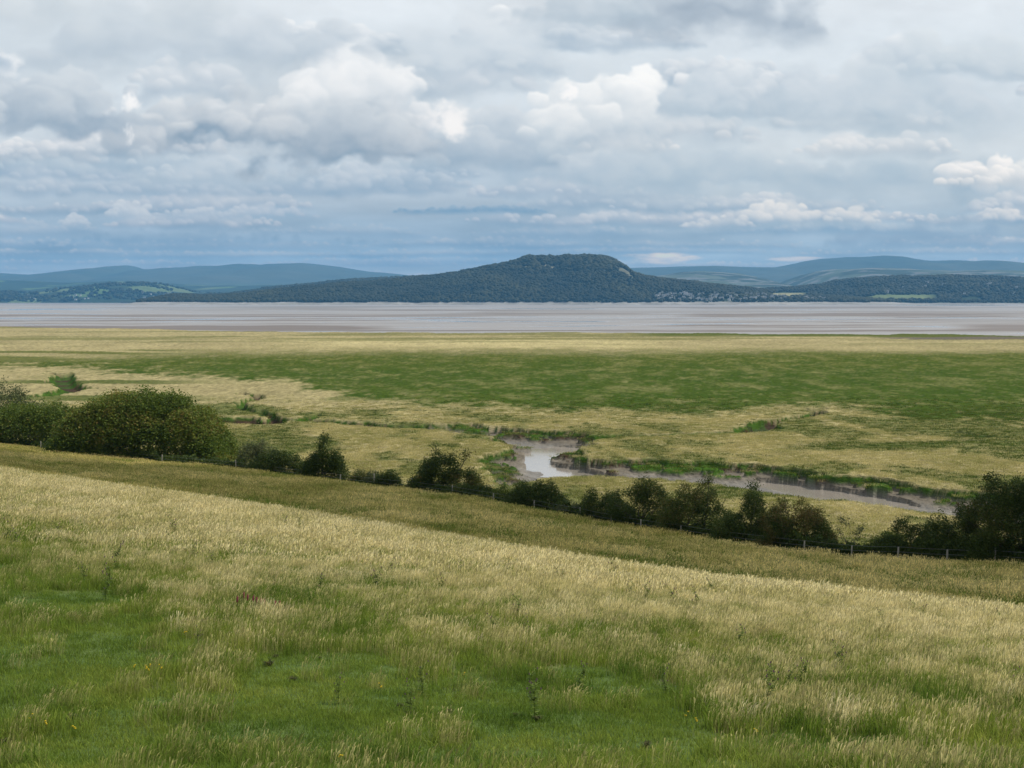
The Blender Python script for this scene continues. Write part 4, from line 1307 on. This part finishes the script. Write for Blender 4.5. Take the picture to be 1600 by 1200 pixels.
if 'bush' not in SKIP:
    for k, (xa, xb, yt_, bk, kind, shp, n, lf, gp, br, lb, nm, lab) in enumerate(B):
        xc = (xa + xb) / 2
        x, D, z0 = base_at(xc, 0, bk)
        w_ = (xb - xa) / F * D * (1.02 if kind == 'syc' and xb < 400 else 1.12 if k < 13 or k == 25 else 1.32)
        ztop = CAMZ - (yt_ - HZ) / F * D
        h_ = (ztop - z0) * (.93 if k < 3 else 1.05)
        bush(nm, lab, 'tree' if 'tree' in nm else 'bush', (x, D, z0), w_, h_, min(w_, max(2.2, w_ * .7)), kind, int(n * 1.5), lf, k, shp, lb, gp, br, group='bushes and trees along the fence', twigs=10 + int(w_ * 3))
    # undergrowth that ties the bushes together
    r_ = np.random.default_rng(5)
    P = []
    T = []
    def under(xa, xb, dens, hgt):
        nn = int((xb - xa) * dens)
        X = r_.uniform(xa, xb, nn); D = fence_D(X) + r_.uniform(1.2, 5.5, nn)
        x = (X - 800) / F * D
        h = hgt * (.4 + 1.0 * fbm(X / 12, 0 * X, 3, 3)) * r_.random(nn) ** .7
        P.append(np.stack([x, D, field_z(x, D) + h], 1)); T.append(r_.uniform(0, .75, nn))
    under(-60, 380, 20, 1.4); under(380, 640, 12, .6); under(640, 800, 30, .8); under(800, 1000, 60, 1.1); under(1000, 1300, 95, 1.3); under(1300, 1420, 90, 1.0); under(1420, 1700, 110, 1.5)
    P = np.concatenate(P); T = np.concatenate(T); N = len(P)
    a = r_.normal(0, 1, (N, 3)); a /= np.linalg.norm(a, axis=1)[:, None]; q = r_.normal(0, 1, (N, 3)); b = np.cross(a, q); b /= np.linalg.norm(b, axis=1)[:, None]
    sz = r_.uniform(.07, .15, (N, 1)) * (P[:, 1:2] / 120)
    V = np.stack([P - a * sz, P - b * sz * .5, P + a * sz, P + b * sz * .5], 1).reshape(-1, 3)
    o = mesh_np('undergrowth', V, np.arange(4 * N).reshape(-1, 4), LM['haw'], attrs={'tint': ('FLOAT', np.repeat(T, 4))})
    tag(o, 'low dark bramble tangle filling the foot of the bushes behind the fence', 'undergrowth', kind='stuff')

# ------------------------------------------------------------------ fence
m, t, out = new_mat('weathered_post_wood'); b = principled(t, out, .9, .1)
n_ = noise(t, 1, 5, pos_scaled(t, 30, 30, 4)); cc = mixc(t, n_.outputs[0], (.18, .165, .13), (.38, .35, .29)); t.links.new(cc, b.inputs['Base Color'])
post_m = m
wire_m = plain('fence_wire', (.22, .22, .22), .5)
fn = empty('wire_fence', (0, 0, 0)); tag(fn, 'line of grey wooden posts and wire running along the foot of the bushes', 'fence')
POSTS = [(60, 690, 1.2), (150, 700, 1.2), (250, 711, 1.2), (366, 719, 1.25), (470, 735, 1.2), (530, 742, 1.2), (583, 740, 1.5), (643, 748, 1.4), (705.6, 759, 1.5), (771, 774, 1.4), (835, 788, 1.3), (907, 794, 1.3), (956, 804, 1.3), (1002.5, 813, 1.3), (1065.6, 826, 1.2), (1128, 835, 1.2), (1196, 847, 1.2), (1260, 857, 1.1), (1335, 862, 1.1), (1408, 864, 1.1), (1485.5, 861, 1.3), (1561, 857, 1.3), (1640, 860, 1.3), (1720, 868, 1.3), (1800, 875, 1.3)]
tops = []
for k, (X, yt_, _) in enumerate(POSTS):
    x, D, z0 = base_at(X, 0, 0.8)
    zt = CAMZ - (yt_ - HZ) / F * D
    zt = min(max(zt, z0 + .95), z0 + 1.45)
    r_ = random.Random(k); rad = .055 * r_.uniform(.85, 1.2)
    lx = r_.uniform(-.05, .05)
    v, q = tube([(x, D, z0 - .4), (x + lx * .5, D, z0 + .5), (x + lx, D, zt - .02), (x + lx, D, zt)], [rad, rad, rad * .95, rad * .75], 8)
    nb = len(v); v = np.vstack([v, [(x + lx, D, zt + .01)]])
    cap = np.array([(nb - 8 + i, nb - 8 + (i + 1) % 8, nb) for i in range(8)])
    mesh_np('post', v, [q, cap], post_m, fn)
    tops.append((x + lx, D, z0, zt))
for hgt in (.35, .65, .98):
    parts = []
    for p, q in zip(tops[:-1], tops[1:]):
        a = np.array([p[0], p[1] - .07, p[2] + hgt]); b = np.array([q[0], q[1] - .07, q[2] + hgt]); mid = (a + b) / 2 - np.array([0, 0, .03])
        parts.append(tube([a, mid, b], [.006, .006, .006], 4))
    v, q = join(parts); mesh_np('wire', v, q, wire_m, fn)

# ------------------------------------------------------------------ thistles, docks and flowers in the near sward
weed_m = leaf_mat('thistle_leaf', [(0, (.06, .10, .014)), (.5, (.10, .15, .02)), (1, (.16, .21, .035))], 'GEOMETRY', .25)
purple_m = plain('thistle_head', (.20, .09, .16)); yellow_m = plain('yellow_petals', (.75, .52, .03)); red_m = plain('red_seed_head', (.26, .06, .07))


def thistle_meshes(k):
    r_ = np.random.default_rng(600 + k)
    parts = []; heads = []; lv = []
    hh = 1.0
    main = [np.array([0, 0, -.05])]
    for i in range(1, 6): main.append(np.array([r_.normal(0, .02) * i, r_.normal(0, .02) * i, hh * i / 5]))
    stems = [(np.array(main), 1.0)]
    for q in range(4 + k % 3):
        s = r_.uniform(.3, .75); j = int(s * 5); p0 = main[j]; a = r_.uniform(0, 6.28); l = r_.uniform(.2, .36)
        d = np.array([math.cos(a) * .5, math.sin(a) * .5, .85]); stems.append((np.array([p0, p0 + d * l * .5, p0 + d * l + np.array([0, 0, .04])]), .6))
    for P, sc_ in stems:
        parts.append(tube(P, np.linspace(.010, .004, len(P)) * sc_, 4)); heads.append(P[-1])
        seglen = np.linalg.norm(P[-1] - P[0]); nl = int(40 * seglen)
        for i in range(nl):
            s = (i + r_.random()) / nl; j = min(int(s * (len(P) - 1)), len(P) - 2); f = s * (len(P) - 1) - j
            p = P[j] * (1 - f) + P[j + 1] * f; a = i * 2.4 + r_.normal(0, .3); ln = (.20 - .11 * s) * r_.uniform(.7, 1.2) * (1 if sc_ == 1 else .6)
            d = np.array([math.cos(a), math.sin(a), r_.uniform(.1, .6)]); sd = np.array([-math.sin(a), math.cos(a), 0])
            pts = np.array([p, p + d * ln * .35, p + d * ln * .65 + [0, 0, -.01], p + d * ln + [0, 0, -.035]])
            w0 = np.array([.012, .05, .032, .003]) * (ln / .12)
            lv.append((pts, w0, sd, r_.uniform(.2, .9)))
    V, Q, S = ribbons(lv)
    lf = mesh_np('leaves', V, Q, weed_m, attrs={'tint': ('FLOAT', S)}, link=False)
    v, q = join(parts); st_ = mesh_np('stem', v, q, weed_m, attrs={'tint': ('FLOAT', np.full(len(v), .6))}, link=False)
    hp = []
    for p in heads:
        hp.append(tube([p + [0, 0, -.005], p + [0, 0, .012], p + [0, 0, .028], p + [0, 0, .042]], [.006, .015, .012, .016], 6))
    v, q = join(hp); hd = mesh_np('flower_head', v, q, purple_m, link=False)
    return lf.data, st_.data, hd.data


def on_field(X, Y):
    """walk down the sight line until it meets the meadow"""
    tx, tz = ray(X, Y)
    for D in np.arange(14, 200, .2):
        if CAMZ + tz * D < float(field_z(np.array([tx * D]), np.array([D]))[0]):
            return float(tx * D), float(D), float(field_z(np.array([tx * D]), np.array([D]))[0])
    return None


REFS = [(0, 'left edge of the field'), (90, 'left half of the big sycamore'), (220, 'right half of the big sycamore'), (350, 'rounded dark bush'), (475, 'pointed dark tree'), (550, 'thin reddish bush'), (640, 'brown topped tree'),
        (760, 'creek pool'), (880, 'start of the long bush clump'), (1000, 'bright gap in the bushes'), (1100, 'middle of the long bush clump'), (1200, 'right end of the long bush clump'), (1320, 'see-through bush'), (1440, 'dark bush with the brown shoot'), (1540, 'largest dark hawthorn')]


def place_words(X, Y):
    ref = [r for x0, r in REFS if X >= x0][-1] if X >= 0 else REFS[0][1]
    d = Y - float(np.interp(X, *zip(*CY)))
    band = 'just under the crest' if d < 48 else 'high on the slope' if d < 115 else 'midway down the slope' if Y < 1060 else 'low on the slope'
    return band + ', below the ' + ref


def label_all(items, what):
    """items: (object, X, Y); the label says where, and which one when several stand together"""
    by = {}
    for o, X, Y in items: by.setdefault(place_words(X, Y), []).append((X, Y, o))
    num = ['second', 'third', 'fourth', 'fifth', 'sixth']
    for wds, L in by.items():
        L.sort(key=lambda t: t[:2])
        for k, (X, Y, o) in enumerate(L):
            if len(L) == 1: o['label'] = what + ' ' + wds
            elif len(L) == 2: o['label'] = ('left ' if k == 0 else 'right ') + what + ' ' + wds
            else: o['label'] = ('leftmost ' if k == 0 else 'rightmost ' if k == len(L) - 1 else num[k - 1] + ' ') + what + ' ' + wds


if 'weeds' not in SKIP:
    TM = [thistle_meshes(k) for k in range(5)]
    TH_ = [(10, 838, 34), (22, 850, 28), (90, 835, 22), (172, 905, 40), (183, 880, 44), (165, 925, 34), (130, 905, 26), (270, 830, 30), (265, 845, 20), (226, 845, 18), (305, 870, 26), (330, 885, 28), (445, 822, 22), (470, 824, 24), (528, 838, 20), (556, 842, 18),
           (568, 846, 18), (590, 915, 36), (610, 895, 26), (500, 925, 30), (505, 910, 22), (690, 920, 26), (720, 895, 20), (808, 960, 36), (770, 990, 30), (820, 990, 26), (870, 905, 20), (880, 908, 18), (955, 890, 26), (958, 905, 22), (985, 930, 26), (1010, 935, 30), (1050, 940, 30),
           (1090, 945, 32), (1110, 925, 24), (1035, 930, 20), (1160, 1010, 34), (1310, 1040, 40), (1425, 960, 24), (1440, 970, 26), (1560, 975, 24), (1200, 1095, 50), (1205, 1075, 44), (1235, 1080, 36), (1255, 1065, 34), (640, 1100, 34), (530, 1090, 26), (835, 1105, 44), (830, 1085, 34), (910, 1070, 34), (1040, 1075, 30), (1590, 1080, 36), (310, 1010, 18), (660, 1075, 34), (1375, 975, 24)]
    lb = {0: 'dark green spiny thistle standing up out of the straw coloured grass'}
    done = []
    for k, (X, Y, hp_) in enumerate(TH_):
        p = on_field(X, Y + hp_ * .45)
        if p is None: continue
        s = hp_ * .9 / F * p[1] + .26
        tt_ = TM[k % 5]
        r0 = empty('thistle', p, random.uniform(0, 6.28)); r0.scale = (s * 1.15, s * 1.15, s); done.append((r0, X, Y))
        tag(r0, lb[0], 'thistle', 'thistles scattered over the near slope')
        for nm, me in zip(('leaves', 'stem', 'flower_head'), tt_):
            c_ = bpy.data.objects.new(nm, me); COL.objects.link(c_); c_.parent = r0
    label_all(done, 'dark thistle')
    # low dark clumps of dead dock
    dockm = leaf_mat('dead_dock_leaf', [(0, (.035, .05, .015)), (1, (.10, .085, .035))], 'GEOMETRY', .2)

    def low_plant(k, n=60, hgt=.25, rad=.3):
        r_ = np.random.default_rng(700 + k); sp = []
        for i in range(n):
            a = r_.uniform(0, 6.28); h = hgt * r_.uniform(.4, 1.1); q = rad * r_.uniform(.1, .5)
            p0 = np.array([math.cos(a) * q * .4, math.sin(a) * q * .4, -.02]); d = np.array([math.cos(a), math.sin(a), 0]) * rad * r_.uniform(.3, 1)
            ss = np.array([0, .35, .7, 1]); P = p0 + ss[:, None] * d + np.stack([0 * ss, 0 * ss, h * np.sin(ss * 2.2)], 1)
            sp.append((P, np.array([.01, .035, .04, .004]), np.array([-math.sin(a), math.cos(a), 0]), r_.random()))
        return ribbons(sp)
    LPM = []
    for k in range(3):
        V, Q, S = low_plant(k); LPM.append(mesh_np('dock_clump', V, Q, dockm, attrs={'tint': ('FLOAT', S)}, link=False).data)
    done = []
    for k, (X, Y, wp_) in enumerate([(337, 1042, 16), (420, 1042, 30), (458, 1068, 26), (625, 1108, 24), (638, 1118, 20), (702, 1118, 26), (805, 1120, 18), (840, 1128, 26), (500, 1030, 14), (315, 998, 26), (430, 1030, 18), (1010, 1170, 30), (112, 1128, 30), (240, 1110, 20), (10, 1165, 30), (1545, 1135, 40), (1335, 1165, 16)]):
        p = on_field(X, Y)
        o = bpy.data.objects.new('dock_clump', LPM[k % 3]); COL.objects.link(o); o.location = p; s = wp_ / F * p[1] / .75; o.scale = (s, s, s); o.rotation_euler = (0, 0, k)
        tag(o, 'low dark brownish green clump of broad leaves in the short turf', 'dock plant', 'dark low clumps in the turf'); done.append((o, X, Y))
    label_all(done, 'dark dock clump')
    # flowers

    def flower_mesh(mat, k, n=3, r0=.03, hgt=.28):
        r_ = np.random.default_rng(800 + k); V = []; Q = []; b = 0; mi = []
        for i in range(n):
            px_, py_ = r_.normal(0, .05, 2) if i else (0, 0); h = hgt * r_.uniform(.8, 1.1)
            v, q = tube([(px_ * .3, py_ * .3, -.02), (px_, py_, h)], [.004, .003], 4); V.append(v); Q.append(q + b); b += len(v); mi += [0] * len(q)
            v, q = tube([(px_, py_, h - .005), (px_, py_, h + .008), (px_, py_, h + .016)], [.006, r0, r0 * .3], 8); V.append(v); Q.append(q + b); b += len(v); mi += [1] * len(q)
        return mesh_np('flower', np.concatenate(V), np.concatenate(Q), link=False, mats=[weed_m, mat], mi=mi).data
    YM = [flower_mesh(yellow_m, k) for k in range(3)]
    done = []
    for k, (X, Y) in enumerate([(229, 1052), (233, 1056), (249, 1053), (210, 1054), (288, 995), (51, 1139), (72, 1145), (118, 1155), (592, 1084), (725, 1063), (530, 1199), (1075, 1131), (1088, 1140), (1183, 1155), (1027, 957), (235, 1049)]):
        p = on_field(X, Y + 10)
        o = bpy.data.objects.new('yellow_flower', YM[k % 3]); COL.objects.link(o); o.location = p; o.scale = (.6, .6, .9); o.rotation_euler = (0, 0, k)
        tag(o, 'tiny bright yellow wild flower in the near grass', 'flower', 'yellow wild flowers'); done.append((o, X, Y))
    label_all(done, 'tiny yellow flower')

    def spike_mesh(k):
        r_ = np.random.default_rng(850 + k)
        v1, q1 = tube([(0, 0, -.02), (.01, 0, .45), (.02, .0, .6)], [.006, .005, .004], 4)
        v2, q2 = tube([(.015, 0, .44), (.02, .004, .48), (.02, 0, .56), (.024, 0, .62), (.026, 0, .66)], [.008, .024, .028, .020, .004], 6)
        v2 = v2 + r_.normal(0, .003, v2.shape)
        return mesh_np('sorrel', np.concatenate([v1, v2]), np.concatenate([q1, q2 + len(v1)]), link=False, mats=[weed_m, red_m], mi=[0] * len(q1) + [1] * len(q2)).data
    RM = [spike_mesh(k) for k in range(3)]
    for k, (X, Y) in enumerate([(380, 936), (386, 940), (395, 941), (400, 944), (407, 946), (412, 949), (429, 951), (436, 951), (370, 942)]):
        p = on_field(X, Y + 22)
        o = bpy.data.objects.new('sorrel', RM[k % 3]); COL.objects.link(o); o.location = p; o.scale = (.9, .9, .8)
        tag(o, 'small dark red flower spike in the short red row at lower left', 'flower spike', 'dark red flower spikes')

# ------------------------------------------------------------------ unseen cloud added overhead to cast shade on the land
cm, t, out = new_mat('shade_cloud'); b = principled(t, out, 1.0, 0.0); b.inputs['Base Color'].default_value = (.85, .87, .9, 1)


def cloud(shape_pts, alt, thick, seed):
    """an unseen flat-based cloud, shaped and placed so that its shadow falls on the given ground outline (world x, y)"""
    P = np.array(shape_pts, float); zg = 6.0
    off_ = (alt - zg) / math.tan(SUN_EL)
    P = P + np.array([math.sin(SUN_AZ), math.cos(SUN_AZ)]) * off_
    lo = P.min(0) - 30; hi_ = P.max(0) + 30
    st_ = max(5.0, (hi_ - lo).max() / 130)
    xs_ = np.arange(lo[0], hi_[0], st_); ys2 = np.arange(lo[1], hi_[1], st_)
    A_, B_ = np.meshgrid(xs_, ys2)
    wa_ = 18 * (fbm(A_ / 40, B_ / 40, 4, seed) - .5)
    d, _ = seg_dist(A_ + wa_, B_ + wa_, P, True); i_ = inside(A_ + wa_, B_ + wa_, P)
    h = np.where(i_, 1 - np.exp(-d / 40), 0) * thick
    top = alt + h * (.5 + billow(A_ / 60, B_ / 60, 4, seed))
    bot = alt - h * .12 * fbm(A_ / 50, B_ / 50, 3, seed + 3)
    m_ = i_
    nr, nc_ = A_.shape
    f = grid_faces(nr, nc_)
    k = m_.ravel()[f].all(1); f = f[k]
    V = np.concatenate([np.stack([A_, B_, top], -1).reshape(-1, 3), np.stack([A_, B_, bot], -1).reshape(-1, 3)])
    f2 = f[:, ::-1] + nr * nc_
    # wall round the rim
    e = {}
    for q in f:
        for a, b_ in ((q[0], q[1]), (q[1], q[2]), (q[2], q[3]), (q[3], q[0])): e[(a, b_)] = 1
    rim = [(b_, a, a + nr * nc_, b_ + nr * nc_) for (a, b_) in e if (b_, a) not in e]
    used = np.unique(np.concatenate([f.ravel(), f2.ravel()])); mp = -np.ones(len(V), int); mp[used] = np.arange(len(used))
    o = mesh_np('cloud', V[used], mp[np.concatenate([f, f2, np.array(rim)])], cm, smooth=True)  # out of view, outline cut to the shade it has to cast
    tag(o, kind='structure')


if 'clouds' not in SKIP:
    # added to shade the dip, the fence and its bushes
    def W(u, d): return ((u - 800) / F * d, d)
    cloud([W(-900, 126), W(0, 118), W(400, 95), W(800, 81), W(1200, 72), W(1600, 65), W(2600, 55), W(2600, 120), W(1600, 112), W(1300, 118), W(900, 136), W(600, 158), W(300, 180), W(200, 168), W(0, 178), W(-900, 260)], 900, 60, 3)

# ------------------------------------------------------------------ the air
if 'haze' not in SKIP:
    V = [(-42000, -2500, -29), (42000, -2500, -29), (42000, 32000, -29), (-42000, 32000, -29), (-42000, -2500, 780), (42000, -2500, 780), (42000, 32000, 780), (-42000, 32000, 780)]
    Q = np.array([(0, 3, 2, 1), (4, 5, 6, 7), (0, 1, 5, 4), (1, 2, 6, 5), (2, 3, 7, 6), (3, 0, 4, 7)])
    m = bpy.data.materials.new('haze_air'); m.use_nodes = True; t = m.node_tree
    for n in list(t.nodes): t.nodes.remove(n)
    out = t.nodes.new('ShaderNodeOutputMaterial'); pv = t.nodes.new('ShaderNodeVolumePrincipled')
    pv.inputs['Color'].default_value = (.18, .55, 1.0, 1); pv.inputs['Density'].default_value = 3.4e-5; pv.inputs['Anisotropy'].default_value = 0.0
    t.links.new(pv.outputs[0], out.inputs['Volume'])
    o = mesh_np('haze', V, Q, m)
    tag(o, kind='stuff')
